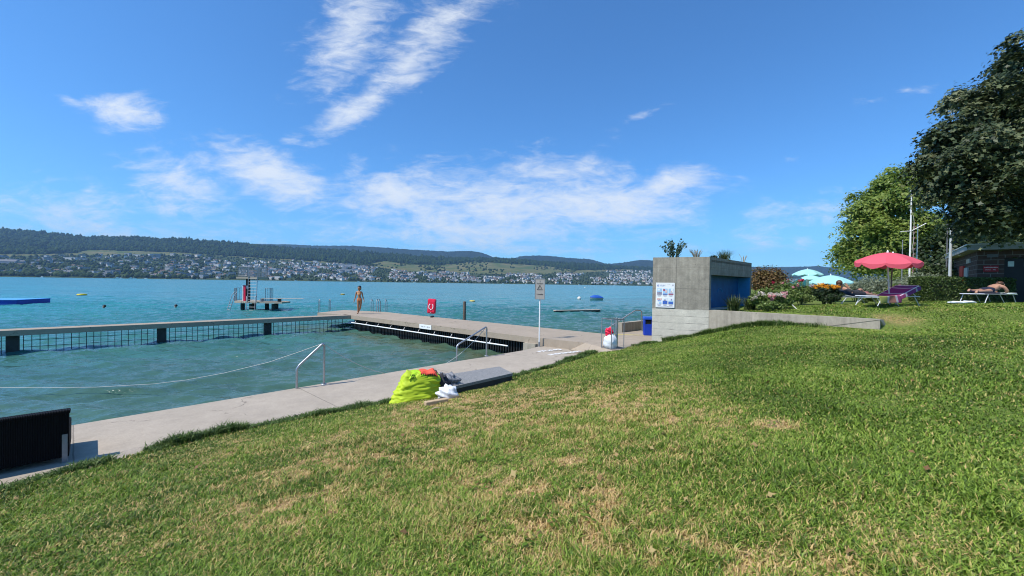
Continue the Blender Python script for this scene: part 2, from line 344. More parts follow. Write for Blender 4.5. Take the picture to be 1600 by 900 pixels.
def tps_fit(P):
    n = len(P); d = np.linalg.norm(P[:, None, :2]-P[None, :, :2], axis=2); K = np.where(d > 0, d*d*np.log(d+1e-9), 0)+np.eye(n)*0.05
    A = np.zeros((n+3, n+3)); A[:n, :n] = K; A[:n, n] = 1; A[:n, n+1:] = P[:, :2]; A[n:, :n] = A[:n, n:].T
    return np.linalg.solve(A, np.r_[P[:, 2], 0, 0, 0])
_w = tps_fit(ctrl)
def tps(x, y):
    x = np.atleast_1d(np.asarray(x, float)); y = np.atleast_1d(np.asarray(y, float)); s = _w[-3]+_w[-2]*x+_w[-1]*y
    for (cx, cy, _), w in zip(ctrl, _w[:-3]):
        d2 = (x-cx)**2+(y-cy)**2; s = s+w*0.5*d2*np.log(d2+1e-12)
    return s
terr = np.array([(6.4, 13.6, 1.10), (9.2, 10.3, 1.12), (9.4, 16.1, 1.15), (12.1, 15.3, 1.30), (10.6, 11.6, 1.32), (11.4, 12.4, 1.42), (14, 12, 1.43), (17, 14.6, 1.47), (14, 18, 1.3), (14, 25, 1.2), (25, 25, 1.45), (25, 40, 1.2), (40, 40, 1.5), (20, 9, 1.5), (40, 5, 1.6), (60, 10, 1.7)], float)
def idw(x, y):
    num = 0; den = 0
    for (cx, cy, cz) in terr: w = 1/((x-cx)**2+(y-cy)**2+.3)**1.5; num = num+w*cz; den = den+w
    return num/den
edge = [V2(W(*p)) for p in [(-420, 905, -.25), (0, 768, -.25), (330, 680, -.25), (614, 628, -.25), (800, 590, -.25), (880, 567, -.2), (930, 551, -.20), (975, 543.5, -.02), (1021, 536, 0)]]
e0 = np.array(edge[0]); e1 = np.array(edge[1]); edge = [tuple(e0+(e0-e1)*6)]+edge+[(WL[0].x, WL[0].y), (7.84, 16.8), (9.2, 18.2), (40, 49), (70, 120)]
def side(x, y, poly):
    """signed distance to a polyline, positive on its right"""
    best = None; sg = None
    for (ax, ay), (bx, by) in zip(poly[:-1], poly[1:]):
        dx, dy = bx-ax, by-ay; t = np.clip(((x-ax)*dx+(y-ay)*dy)/(dx*dx+dy*dy), 0, 1); qx = x-ax-t*dx; qy = y-ay-t*dy
        d = qx*qx+qy*qy; c = np.sign(dy*(x-ax)-dx*(y-ay)+1e-12)
        if best is None: best = d; sg = c
        else: k = d < best; best = np.where(k, d, best); sg = np.where(k, c, sg)
    return np.sqrt(best)*sg
wline = [(WL[0].x-.0, WL[0].y), (WL[1].x, WL[1].y), (WL[2].x, WL[2].y), (WL[2].x+9, WL[2].y-3)]
wline = [(2.0, 14.9)]+wline
def ground(x, y, drop=True):
    x = np.atleast_1d(np.asarray(x, float)); y = np.atleast_1d(np.asarray(y, float))
    zf = tps(x, y)
    beyond = -side(x, y, wline)                      # > 0 behind the wall line
    past = sstep(9.0, 10.6, x+0.15*(y-10))           # right of the wall's end the two levels run together
    wdt = 0.10+2.2*past
    k = sstep(0.04, 0.04+wdt, beyond-.06)
    z = zf*(1-k)+idw(x, y)*k
    z = z+0.012*(fbm(x*1.4, y*1.4, 3)-.5)*2
    if drop: q = sstep(0.0, -0.12, side(x, y, edge)); z = z*(1-q)-1.1*q
    return z
def gz(x, y): return float(ground(x, y, False)[0])
def G(px, py):
    """where the line of sight through a pixel meets the lawn"""
    d = ray(px, py); t = np.linspace(1.2, 45, 1800); h = CAMZ+d.z*t-ground(d.x*t, d.y*t, False)
    i = int(np.argmax(h < 0)) if (h < 0).any() else len(t)-1
    return Vector((d.x*t[i], d.y*t[i], gz(d.x*t[i], d.y*t[i])))
# dryness of the turf: large straw-coloured zones, small bare patches
DRY = [(W(790, 660, .05), 1.5, .80), (W(980, 660, .3), 1.0, .42), (W(900, 770, .6), .55, .5), (W(330, 765, .25), 1.0, .20), (W(430, 800, .45), .6, .22), (W(850, 850, .6), .45, .40), (W(1010, 690, .5), .7, .35), (W(690, 640, -.1), .9, .45), (W(1040, 850, .7), .4, .28), (W(1330, 840, .95), .35, .26), (W(640, 720, .25), .9, .42)]
BARE = [(G(1211, 664), .17, .95), (G(968, 655), .22, .8), (G(1400, 500), .5, .5), (G(760, 780), .12, .55), (G(1085, 608), .35, .35)]
def dryness(x, y):
    d = 0.13+0.30*sstep(.45, .80, fbm(x*1.1+3, y*1.1, 3))
    for p, r, w in DRY: d = d+w*np.exp(-((x-p.x)**2+(y-p.y)**2)/(r*r))
    d = np.maximum(d-.27*sstep(1.0, 3.2, x-.12*(y-3)), 0)
    d = .80*d*(.1+1.6*fbm(x*4.2, y*4.2+40, 4))*(0.35+1.25*sstep(.35, .65, fbm(x*10, y*10, 3)))
    for p, r, w in BARE: d = np.maximum(d, w*np.exp(-(((x-p.x)**2+(y-p.y)**2)/(r*r))**2)*(.6+.8*fbm(x*8, y*8, 2)))
    return np.clip(d, 0, 1)
# --- lawn sheet
def graded(lo, hi, flo, fhi, st, g=1.22):
    a = list(np.arange(flo, fhi+1e-6, st)); s = st; v = a[-1]
    while v < hi: s *= g; v += s; a.append(v)
    s = st; v = a[0]; pre = []
    while v > lo: s *= g; v -= s; pre.append(v)
    return np.array(pre[::-1]+a)
gx = graded(-60, 420, -7.5, 19, .1); gy = graded(-160, 420, -.5, 19, .1)
XX, YY = np.meshgrid(gx, gy); ZZ = ground(XX.ravel(), YY.ravel()); DD = dryness(XX.ravel(), YY.ravel())
nx, ny = len(gx), len(gy); ii = np.arange(nx*ny).reshape(ny, nx)
FF = np.stack([ii[:-1, :-1], ii[:-1, 1:], ii[1:, 1:], ii[1:, :-1]], -1).reshape(-1, 4)
sd = side(XX.ravel(), YY.ravel(), edge); keep = (sd[FF].max(1) > -.35)
m, t, b = newmat('turf_soil'); setin(b, Roughness=.95, Specular_IOR_Level=.1)
at = t.nodes.new('ShaderNodeAttribute'); at.attribute_name = 'dry'; tcn = t.nodes.new('ShaderNodeTexCoord')
def _n(s, d):
    n = t.nodes.new('ShaderNodeTexNoise'); n.inputs['Scale'].default_value = s; n.inputs['Detail'].default_value = d; t.links.new(tcn.outputs['Object'], n.inputs['Vector']); return n.outputs['Fac']
rg = t.nodes.new('ShaderNodeValToRGB'); e = rg.color_ramp.elements; e[0].position = .3; e[0].color = (.07, .095, .02, 1); e[1].position = .7; e[1].color = (.18, .235, .05, 1)
t.links.new(_n(22, 6), rg.inputs[0])
rd = t.nodes.new('ShaderNodeValToRGB'); e = rd.color_ramp.elements; e[0].position = .3; e[0].color = (.18, .115, .05, 1); e[1].position = .7; e[1].color = (.44, .31, .15, 1)
t.links.new(_n(40, 6), rd.inputs[0])
mxn = t.nodes.new('ShaderNodeMix'); mxn.data_type = 'RGBA'; t.links.new(mth(t, 'MULTIPLY', at.outputs['Fac'], 1.25, clamp=True), mxn.inputs[0]); t.links.new(rg.outputs[0], mxn.inputs[6]); t.links.new(rd.outputs[0], mxn.inputs[7])
t.links.new(mxn.outputs[2], b.inputs['Base Color'])
M_soil = m
lawn = mk('ground', np.c_[XX.ravel(), YY.ravel(), ZZ], FF[keep], m, tint=DD, smooth=True, attr='dry'); tag(lawn, kind='structure')

# --- promenade, ramp and deck
pl = lambda *pts: [V2(W(*p)) for p in pts]
P1 = W(843, 541, -.27); P1r = W(880, 541.5, -.27); Fp = W(915, 535.5, 0); Gr2 = W(952, 547.5, -.01); Gr1 = W(922, 558, -.27)
B_ = W(548, 492.5); C_ = W(840, 528)
def in_off(p, q, d):                                # shift p-q line sideways
    n = Vector((q.y-p.y, p.x-q.x, 0)).normalized()*d; return p+n, q+n
D0 = W(109, 665, -.27); E0 = W(820, 547, -.27); dirp = (E0-D0).normalized()
Dm = D0-dirp*14
e_a = Vector((edge[1][0], edge[1][1], 0)); kdir = Vector((dirp.y, -dirp.x, 0))
kerb_w = .34
edge3 = [Vector((*p, 0)) for p in edge[1:6]]
kin = [p-kdir*kerb_w for p in edge3]
mb = MB(); mb.prism([V2(Dm), V2(D0), V2(E0), V2(P1), V2(P1r), V2(Gr1-kdir*kerb_w)]+[V2(p) for p in kin[::-1]]+[V2(kin[0]-dirp*6)], -1.6, -.27)
prom = tag(mb.build('promenade_path', M_conc), kind='structure')
mb = MB(); outer = [p+kdir*.12 for p in edge3]
poly = [V2(kin[0]-dirp*6)]+[V2(p) for p in kin]+[V2(Gr1-kdir*kerb_w), V2(Gr1+kdir*.1)]+[V2(p) for p in outer[::-1]]+[V2(outer[0]-dirp*6)]
mb.prism(poly, -1.0, -.264); tag(mb.build('kerb_strip', M_kerb), kind='structure')
mb = MB(); rp = [Vector((P1r.x, P1r.y, -.27)), Vector((Gr1.x, Gr1.y, -.264))+kdir*.1, Vector((Gr2.x, Gr2.y, 0))+kdir*.1, Vector((Fp.x, Fp.y, 0))]
lowr = [Vector((p.x, p.y, -1)) for p in rp]
mb.add(rp+lowr, [(0, 1, 2, 3), (4, 7, 6, 5), (0, 4, 5, 1), (1, 5, 6, 2), (2, 6, 7, 3), (3, 7, 4, 0)]); tag(mb.build('ramp_path', M_jet), kind='structure')
O1 = W(640, 491.5); O2 = W(944, 521.5); lw1 = W(972, 519.5); lw2 = W(1005, 515.2)
lwd = (lw2-lw1).normalized()
deck = [V2(C_), V2(Fp), V2(Gr2+kdir*.1), V2(W(980, 545)+kdir*.1), (4.68, 13.68), (7.86, 16.85), (10, 19), V2(lw1+lwd*9), V2(lw1), V2(W(957, 522.2)), V2(O2)]
mb = MB(); mb.prism(deck, -1.6, 0.0); tag(mb.build('lakeside_path', M_jet), kind='structure')

# --- broad jetty
pe1 = W(496, 488.6); pe2 = W(538, 484.4); pe3 = W(600, 487.2)
jet = thing('bathing_jetty', 'broad sunlit concrete bathing jetty with black slatted side and white grab rail', 'jetty', (B_.x, B_.y, 0))
loc = lambda p: Vector((p.x-B_.x, p.y-B_.y, p.z))
pts = [C_, B_, pe1, pe2, pe3, O1, O2]
mb = MB(); mb.prism([V2(loc(p)) for p in [C_, Vector((C_.x, C_.y, 0))+(O2-C_)*.999, O1, pe3, pe2, pe1, B_]], -.21, 0.0); mb.build('deck_slab', M_jet, jet)
u = (C_-B_).normalized(); nrm = Vector((-u.y, u.x, 0));  nrm = nrm if nrm.y > 0 else -nrm
Lj = (C_-B_).length
def alongj(s, off, z): return u*s+nrm*off+Vector((0, 0, z))
mb = MB(); zrot = Matrix.Rotation(math.atan2(u.y, u.x), 4, 'Z')
s = .12; k = 0
while s < Lj-.55:
    mb.box(alongj(s, .20, -.62), (.062, .05, .82), 0, zrot); s += .132
mb.build('slatted_screen', M_black, jet)['kind'] = 'stuff'
mb = MB()
for zz in (-.30, -.62): mb.box(alongj(Lj/2-.25, .245, zz), (Lj-.6, .03, .04), 0, zrot)
mb.build('screen_rail', M_black, jet)
mb = MB(); mb.box(alongj(Lj/2, 1.35, -.9), (Lj+.2, .25, 1.38), 0, zrot); mb.build('under_deck_shade_wall', M_dark, jet)  # added backing wall; its dark colour makes the gloom under the deck
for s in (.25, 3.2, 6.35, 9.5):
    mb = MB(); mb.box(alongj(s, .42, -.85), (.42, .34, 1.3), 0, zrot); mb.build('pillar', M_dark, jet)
mb = MB(); mb.tube([alongj(.15, -.03, -.40), alongj(Lj-1.35, -.03, -.43)], .028, 8); mb.build('grab_rail', M_white, jet)
s = .5
while s < Lj-1.4:
    mb = MB(); mb.tube([alongj(s, .18, -.22), alongj(s, .06, -.26), alongj(s, -.03, -.40)], .016, 6); mb.build('rail_bracket', M_steel, jet); s += 1.13
mb = MB(); mb.box(alongj(Lj-.27, .12, -.7), (.54, .5, .98), 0, zrot); mb.build('abutment', M_weath, jet)
mb = MB(); mb.box(alongj(Lj*.6, 2.3, -.9), (Lj*.9, .2, 1.38), 0, zrot); mb.build('under_deck_shade_wall', M_dark, jet)  # second added wall, darkening the space beneath the deck
# the white depth plate on its edge
pm = (W(652, 508.0)); sp = ((pm-B_).dot(u))
plate = thing('depth_plate', 'small white plate with grey lettering on the jetty edge', 'sign', B_+alongj(sp-.05, -.012, -.115))
MO = orient(u, (0, 0, 1), (0, 0, 0))
mb = MB(); mb.box((0, 0, 0), (.86, .2, .016), 0, MO, .004); mb.build('board', M_white, plate)
M_ink = mat('grey_ink', (.12, .12, .13), .6); M_inkblack = mat('black_ink', (.02, .02, .02), .6)
T = orient(u, (0, 0, 1), (u.y*.012, -u.x*.012, 0)) if False else MO.copy(); T.translation = -nrm*.010
text_mesh('Tiefe 1.10 - 1.20 m', .085, M_ink, T, 'lettering', plate, .001)

# --- narrow footbridge left of it
A_ = W(0, 517); ub = (B_-A_).normalized(); nb = Vector((-ub.y, ub.x, 0)); nb = nb if nb.x < 0 else -nb
fb = thing('footbridge', 'narrow concrete footbridge with steel bar grilles below it, enclosing the swimming basin', 'footbridge', (B_.x, B_.y, 0))
ab = lambda s, off, z: -ub*s+nb*off+Vector((0, 0, z))
zr = Matrix.Rotation(math.atan2(ub.y, ub.x), 4, 'Z')
LB = (B_-A_).length+9
mb = MB(); mb.box(ab(LB/2+.002, .36, -.10), (LB-.004, .72, .2), 0, zr, .012); mb.build('deck_slab', M_jet, fb)
sp = []
for px, py in [(18, 516.2), (254, 506), (422, 498.6)]:
    q = W(px, py); sp.append((B_-q).dot(ub))
sp = sorted(sp); sp = [0.12]+sp+[sp[-1]+6.5, sp[-1]+13]
for s in sp[1:]:
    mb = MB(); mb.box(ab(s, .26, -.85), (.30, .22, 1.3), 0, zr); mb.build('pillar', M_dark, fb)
for a, c in zip(sp[:-1], sp[1:]):
    mb = MB(); a2 = a+.25; c2 = c-.25; n = max(2, int(round((c2-a2)/.195)))
    for i in range(n+1): mb.box(ab(a2+(c2-a2)*i/n, .2, -.72), (.019, .019, 1.05), 0, zr)
    for zz in (-.40, -.64, -.86): mb.box(ab((a2+c2)/2, .228, zz), (c2-a2, .016, .016), 0, zr)
    mb.build('bar_grille', M_black, fb)

# --- kiosk with its base and garden wall
K0, K1 = WL[0], WL[1]; K2 = Vector((9.4, 16.1, 0)); K3 = Vector((8.28, 17.24, 0))
ZW, ZK = 1.15, 2.84
M_bluep = mat('blue_painted_wall', (.009, .115, .29), .6, var=.2, scale=4)
M_blue2 = mat('light_blue_paint', (.035, .24, .48), .6, var=.1)
M_soild = mat('roof_substrate', (.05, .04, .025), .95, var=.4, scale=20)
kk = thing('concrete_kiosk', 'square grey concrete kiosk with an open blue painted bay and planted roof', 'kiosk', K0)
l2 = lambda p: (p.x-K0.x, p.y-K0.y)
nfr = Vector((-.41, -.91, 0)); fdir = (K1-K0).normalized(); sdir = (K2-K1).normalized(); nsd = Vector((sdir.y, -sdir.x, 0))
th = .15
mb = MB(); mb.prism([l2(K0), l2(K1), l2(K1+sdir*th), l2(K0+(K3-K0).normalized()*th)], ZW+.004, ZK-.004); mb.build('front_wall', M_kiosk, kk)
mb = MB(); kd = (K3-K0).normalized()
mb.prism([l2(K0+kd*th), l2(K0+kd*th+fdir*th), l2(K3+fdir*th-kd*th), l2(K3-kd*th)], ZW+.004, ZK-.004); mb.build('rear_wall', M_kiosk, kk)
Ls = (K2-K1).length
mb = MB(); q0 = K1+sdir*(Ls-.14); mb.prism([l2(q0), l2(K2), l2(K3), l2(K3-kd*.14)], ZW+.004, ZK-.004); mb.build('end_wall', M_kiosk, kk)
bay_top = 2.27
mb = MB(); mb.prism([l2(K1+sdir*th), l2(q0), l2(q0-nsd*.2), l2(K1+sdir*th-nsd*.2)], bay_top, ZK-.004); mb.build('lintel', M_kiosk, kk)
inn = -nsd*.42; th2 = th
mb = MB(); mb.prism([l2(K1+sdir*th+inn), l2(q0+inn), l2(q0+inn-nsd*.05), l2(K1+sdir*th+inn-nsd*.05)], ZW, ZK-.16); bp_ = mb.build('blue_wall', M_bluep, kk)
mb = MB(); mb.prism([l2(K1+sdir*(th2+.003)-nsd*.01), l2(K1+sdir*(th2+.03)-nsd*.01), l2(K1+sdir*(th2+.03)+inn), l2(K1+sdir*(th2+.003)+inn)], ZW, bay_top); mb.build('blue_reveal', M_blue2, kk); mb = MB(); mb.prism([l2(q0-sdir*.03-nsd*.01), l2(q0-sdir*.003-nsd*.01), l2(q0-sdir*.003+inn), l2(q0-sdir*.03+inn)], ZW, bay_top); mb.build('blue_reveal', M_blue2, kk)
for (s, z, a, bz) in [(1.0, 1.42, .34, .3), (2.2, 1.7, .22, .13)]:
    c = K1+sdir*s+inn+nsd*.006-K0; mb = MB(); Mo = orient(sdir, (0, 0, 1), c+Vector((0, 0, z)))
    ring = [Mo @ Vector((a*math.cos(i*math.pi/16), bz*math.sin(i*math.pi/16), 0)) for i in range(17)]
    mb.tube(ring, .016, 6); mb.build('painted_arc', M_blue2, bp_)
mb = MB(); mb.prism([l2(K0+kd*th), l2(K1+sdir*th), l2(q0), l2(K3-kd*.14)], ZK-.16, ZK-.09); mb.build('roof_slab', M_kiosk, kk)
mb = MB(); mb.prism([l2(K0+kd*(th+.02)+fdir*(th+.02)), l2(K1+sdir*(th+.02)-fdir*.22), l2(q0-fdir*.24), l2(K3-kd*.18+fdir*.24)], ZK-.089, ZK-.03); mb.build('roof_bed', M_soild, kk)
mb = MB(); mb.prism([l2(K0+fdir*.002), l2(K1), l2(K2), l2(K3)], -1.0, ZW); mb.build('base_block', M_board, kk)
# garden wall running down towards the lawn
gw = thing('garden_wall', 'low weathered concrete wall running from the kiosk into the lawn', 'wall', K1)
g2 = lambda p: (p.x-K1.x, p.y-K1.y)
wd = (WL[2]-K1).normalized(); wn = Vector((-wd.y, wd.x, 0)); wn = wn if wn.y > 0 else -wn
mb = MB(); mb.prism([g2(K1+wd*.004), g2(WL[2]), g2(WL[2]+wn*.24), g2(K1+wn*.24+wd*.1)], -.6, ZW-.003); mb.build('wall_face', M_weath, gw)
mb = MB(); a_ = K1+wd*3.05+Vector((0, 0, .90)); b_ = WL[2]+Vector((0, 0, ZW-.008)); c_ = W(1382, 511.5, .94); b2 = WL[2]+wn*.24+Vector((0, 0, ZW-.008))
dn = Vector((0, 0, -.7)); o = K1
b_ = b_-wn*.012; a_ = a_-wn*.012
ap = [a_, b_, c_, b2+wd*.04, c_+wd*.04+wn*.1]
mb.add([p-o for p in ap]+[p+dn-o for p in ap], [(0, 2, 1), (1, 2, 4, 3), (0, 5, 7, 2), (2, 7, 9, 4), (4, 9, 8, 3)]); mb.build('added_lit_wedge', M_conc, gw)  # added wedge, sloped and paler so the wall end looks sunlit

# --- low wall and stair handrail behind the path
lw = thing('parapet_wall', 'short low concrete parapet beside the blue bin on the lake edge', 'wall', lw1)
mb = MB(); ln = Vector((-lwd.y, lwd.x, 0)); mb.prism([(0, 0), V2(lwd*5), V2(lwd*5+ln*.22), V2(ln*.22)], -.8, .38); mb.build('wall_face', M_weath, lw)
mb = MB(); mb.box((0, 0, 0), (.001, .001, .001))
# yellow edge line on the deck
yl0, yl1 = W(956, 523.0), W(1007, 524.0); yd = (yl1-yl0).normalized(); yn = Vector((-yd.y, yd.x, 0))
M_yel = mat('yellow_line_paint', (.62, .50, .08), .7, var=.15)
mb = MB(); mb.prism([V2(yl0), V2(yl1), V2(yl1+yn*.09), V2(yl0+yn*.09)], .002, .005); tag(mb.build('yellow_line', M_yel), kind='structure')

# painted warning on the promenade
ta, tb = W(832, 557, -.265), W(905, 548.5, -.2); td = (tb-ta).normalized()
pw = thing('painted_warning', 'white painted warning words on the pale path beside the grass', 'marking', W(866, 551, -.263))
Tm = orient(td, (-td.y, td.x, 0), (0, 0, .001))
l1 = W(849, 548.7, -.263)-W(866, 551, -.263); l2_ = W(868, 553.2, -.263)-W(866, 551, -.263)
for s_, off, wdt in (('ACHTUNG', l1, .9), ('NICHT EINSPRINGEN', l2_, 1.6)):
    T = Tm.copy(); T.translation = Vector((off.x, off.y, .0015)); text_mesh(s_, .27 if s_[0] == 'A' else .24, M_white, T, 'lettering', pw, .0008, bold=.006, stretch=1.0 if s_[0] == 'A' else .82)

# ------------------------------------------------------------------ lake
m, t, b = newmat('lake_water'); setin(b, Roughness=.07, IOR=1.333, Specular_IOR_Level=.5)
geo = t.nodes.new('ShaderNodeNewGeometry'); sp_ = t.nodes.new('ShaderNodeSeparateXYZ'); t.links.new(geo.outputs['Position'], sp_.inputs[0])
def wn_(s, d, st=(1, 1, 1), rot=0.0, r=.55):
    mp = t.nodes.new('ShaderNodeMapping'); mp.inputs['Scale'].default_value = st; mp.inputs['Rotation'].default_value = (0, 0, rot); t.links.new(geo.outputs['Position'], mp.inputs[0])
    n = t.nodes.new('ShaderNodeTexNoise'); n.inputs['Scale'].default_value = s; n.inputs['Detail'].default_value = d; n.inputs['Roughness'].default_value = r; t.links.new(mp.outputs[0], n.inputs['Vector']); return n.outputs['Fac']
# depth: shallow (olive, stones) under the jetty, green basin, turquoise lake
dist = mth(t, 'ADD', mth(t, 'MULTIPLY', sp_.outputs[0], -.69), mth(t, 'MULTIPLY', sp_.outputs[1], .72))      # metres out from the shore line
dn1 = mth(t, 'ADD', dist, mth(t, 'MULTIPLY_ADD', wn_(.35, 3), 6, -3))
rc = t.nodes.new('ShaderNodeValToRGB'); e = rc.color_ramp.elements
e[0].position = 0; e[0].color = (.062, .118, .074, 1); e[1].position = 1; e[1].color = (.022, .185, .205, 1)
for p_, c_ in ((.07, (.054, .122, .090)), (.17, (.040, .150, .136)), (.40, (.030, .19, .20))): q = e.new(p_); q.color = (*c_, 1)
t.links.new(mth(t, 'DIVIDE', mth(t, 'SUBTRACT', dn1, 6.0), 110.0, clamp=True), rc.inputs[0])
# olive shallows along the jetty's inner side
jx = mth(t, 'ADD', mth(t, 'MULTIPLY', mth(t, 'SUBTRACT', sp_.outputs[0], B_.x), nrm.x), mth(t, 'MULTIPLY', mth(t, 'SUBTRACT', sp_.outputs[1], B_.y), nrm.y))
sh = mth(t, 'SUBTRACT', 1.0, mth(t, 'ABSOLUTE', mth(t, 'DIVIDE', mth(t, 'ADD', jx, .9), 2.4)), clamp=True)
sh = mth(t, 'MULTIPLY', sh, mth(t, 'LESS_THAN', dist, 27.0)); sh = mth(t, 'MULTIPLY', sh, mth(t, 'MULTIPLY_ADD', wn_(.9, 4), 2.0, -.45, clamp=True))
mxw = t.nodes.new('ShaderNodeMix'); mxw.data_type = 'RGBA'; t.links.new(mth(t, 'MULTIPLY', sh, .85), mxw.inputs[0]); t.links.new(rc.outputs[0], mxw.inputs[6]); mxw.inputs[7].default_value = (.085, .09, .03, 1)
gust = mth(t, 'MULTIPLY_ADD', wn_(.028, 5, (.55, 2.6, 1), R(8)), .9, .55); gust = mth(t, 'MULTIPLY', gust, mth(t, 'MULTIPLY_ADD', wn_(.22, 4, (.6, 2.2, 1), R(6)), .7, .65)); gc = t.nodes.new('ShaderNodeCombineColor'); [t.links.new(gust, gc.inputs[i]) for i in range(3)]; mg = t.nodes.new('ShaderNodeMix'); mg.data_type = 'RGBA'; mg.blend_type = 'MULTIPLY'; mg.inputs[0].default_value = 1; t.links.new(mxw.outputs[2], mg.inputs[6]); t.links.new(gc.outputs[0], mg.inputs[7]); t.links.new(mg.outputs[2], b.inputs['Base Color'])
hb = mth(t, 'ADD', mth(t, 'ADD', mth(t, 'MULTIPLY', wn_(.55, 5, (.9, 2.0, 1), R(14)), 1.0), mth(t, 'MULTIPLY', wn_(1.7, 4, (.7, 1.9, 1), R(4)), .55)), mth(t, 'ADD', mth(t, 'MULTIPLY', wn_(5.0, 3, (.6, 1.8, 1), R(-10)), .16), mth(t, 'ADD', mth(t, 'MULTIPLY', wn_(.26, 4, (.45, 1.5, 1), R(9)), 1.6), mth(t, 'MULTIPLY', wn_(.075, 4, (.35, 1.5, 1), R(5)), 7.0))))
bp = t.nodes.new('ShaderNodeBump'); bp.inputs['Strength'].default_value = .55; bp.inputs['Distance'].default_value = .22; t.links.new(mth(t, 'MULTIPLY_ADD', mth(t, 'DIVIDE', dist, 140.0, clamp=True), .07, .15), b.inputs['Roughness'])
t.links.new(hb, bp.inputs['Height']); t.links.new(bp.outputs[0], b.inputs['Normal'])
M_water = m
ZL = -.82
wx = graded(-330, 150, -44, 12, .115, 1.022); wy = graded(-3, 260, 3, 40, .115, 1.02); WX, WYY = np.meshgrid(wx, wy); h = np.zeros_like(WX); rw = np.random.default_rng(5); SPC = np.maximum(np.gradient(wx)[None, :]*.6, np.gradient(wy)[:, None])+0*WX
for i in range(56):
    lam = .36*1.062**i*(.9+.2*rw.random()); th_ = R(100)+rw.normal()*.50; kx, ky = math.cos(th_)*2*math.pi/lam, math.sin(th_)*2*math.pi/lam
    ph_ = kx*WX+ky*WYY+rw.random()*6.28+.9*np.sin(.4*WX+.3*WYY+i); h += (.0034 if lam > 2.6 else .0060 if lam > 1.3 else .0094)*lam**.62*sstep(.62, .30, SPC/lam)*(np.sin(ph_)-.28*np.cos(2*ph_))
fade = sstep(-330, -250, WX)*sstep(150, 110, WX)*sstep(-3, -1, WYY)*sstep(260, 200, WYY); h = h*fade*(.75+.5*fbm(WX*.22, WYY*.22, 3))
n1_, n2_ = len(wx), len(wy); V = np.c_[WX.ravel(), WYY.ravel(), (ZL+h).ravel()]; ii = np.arange(n1_*n2_).reshape(n2_, n1_)
FF = np.stack([ii[:-1, :-1], ii[:-1, 1:], ii[1:, 1:], ii[1:, :-1]], -1).reshape(-1, 4)
bx = [-9000, wx[0], wx[-1], 9500]; by = [-400, wy[0], wy[-1], 9500]; ev = []; ef = []
o = len(V)
for j in range(4):
    for i in range(4): ev.append((bx[i], by[j], ZL))
for j in range(3):
    for i in range(3):
        if (i, j) != (1, 1): ef.append((o+j*4+i, o+j*4+i+1, o+(j+1)*4+i+1, o+(j+1)*4+i))
lake = mk('water', np.vstack([V, ev]), np.vstack([FF, ef]), M_water, smooth=True); tag(lake, kind='structure')
# ------------------------------------------------------------------ far shore: hills, forest, town
def yh(px): return 431.0+.0147*px
def line(pairs): a = np.array(pairs, float); return lambda x: np.interp(x, a[:, 0], a[:, 1])
crest1 = line([(-900, 345), (-400, 350), (0, 358.5), (50, 362), (96, 367.5), (140, 371.5), (180, 371.5), (220, 371), (250, 375), (280, 373), (320, 377), (350, 379), (400, 384), (450, 388), (500, 390), (550, 393), (600, 397), (640, 400), (700, 404), (780, 405), (840, 409), (920, 413), (960, 417), (1020, 420), (1100, 425), (1200, 431), (1330, 439), (1600, 447), (2200, 457)])
crest2 = line([(-900, 395), (0, 392), (300, 383), (350, 381.5), (400, 381), (450, 382), (500, 384), (550, 384), (600, 387), (640, 390), (700, 393), (735, 392), (752, 395), (770, 401.5), (800, 404), (812, 400.5), (830, 399.5), (850, 399.5), (890, 403), (920, 405), (945, 411.6), (955, 412), (975, 410), (1000, 406.4), (1020, 407), (1100, 414), (1180, 417.3), (1250, 416.8), (1275, 415.7), (1290, 417.3), (1330, 418.4), (1600, 424), (2200, 436)])
towntop = line([(-900, 405), (0, 402), (100, 399), (140, 398.5), (280, 398.5), (330, 399), (400, 404), (470, 408), (520, 412), (590, 418), (640, 425), (700, 426), (760, 428), (850, 428), (900, 427), (960, 423), (1020, 423), (1100, 430), (1330, 441), (2200, 462)])
fieldtop = line([(-900, 400), (0, 397), (60, 397), (120, 395), (136, 390), (215, 392), (300, 395), (330, 398), (400, 402), (470, 406), (520, 410), (570, 413), (600, 407), (640, 413), (700, 413), (740, 408), (800, 412), (850, 415), (900, 422), (960, 420), (1020, 421), (1330, 440), (2200, 461)])
def shoreY(px): k = (px-800)/F; return 4520/(2.368-np.minimum(k, 1.6))
def hillpt(px, e, u):
    """point of the slope seen at column px, e pixels above the horizon, u of the way back from the shore"""
    Y = shoreY(px)+u*1900; k = (px-800)/F
    return np.stack([k*Y+0*e, Y+0*e, CAMZ+e*Y/F], -1)
def uofe(px, e): return np.clip(e/np.maximum(yh(px)-crest1(px), 3), 0, 1)**1.15
cols = np.arange(-900, 2200, 5.0); rows = np.r_[-.03, np.linspace(0, 1, 60), 1.04, 1.15]
PX, RR = np.meshgrid(cols, rows); E1 = yh(PX)-crest1(PX)
ef_ = np.where(RR <= 1, RR, 1-(RR-1)*2.5); e_ = E1*np.clip(ef_, -1, 1)+np.where(RR < 0, -2.0, 0)
e_ = e_-.4
pts = hillpt(PX, e_, np.clip(RR, -.05, 2)**1.15 if False else np.sign(RR)*np.abs(RR)**1.15)
ytop = yh(PX)-e_
zone = np.where(ytop > towntop(PX), 0.0, np.where(ytop > fieldtop(PX)+(vnoise(PX*.06, PX*0)-.5)*3, .5, 1.0))
m, t, b = newmat('hill_ground'); setin(b, Roughness=.95, Specular_IOR_Level=.05)
at = t.nodes.new('ShaderNodeAttribute'); at.attribute_name = 'zone'; geo = t.nodes.new('ShaderNodeNewGeometry')
no = t.nodes.new('ShaderNodeTexNoise'); no.inputs['Scale'].default_value = .012; no.inputs['Detail'].default_value = 6; t.links.new(geo.outputs['Position'], no.inputs['Vector'])
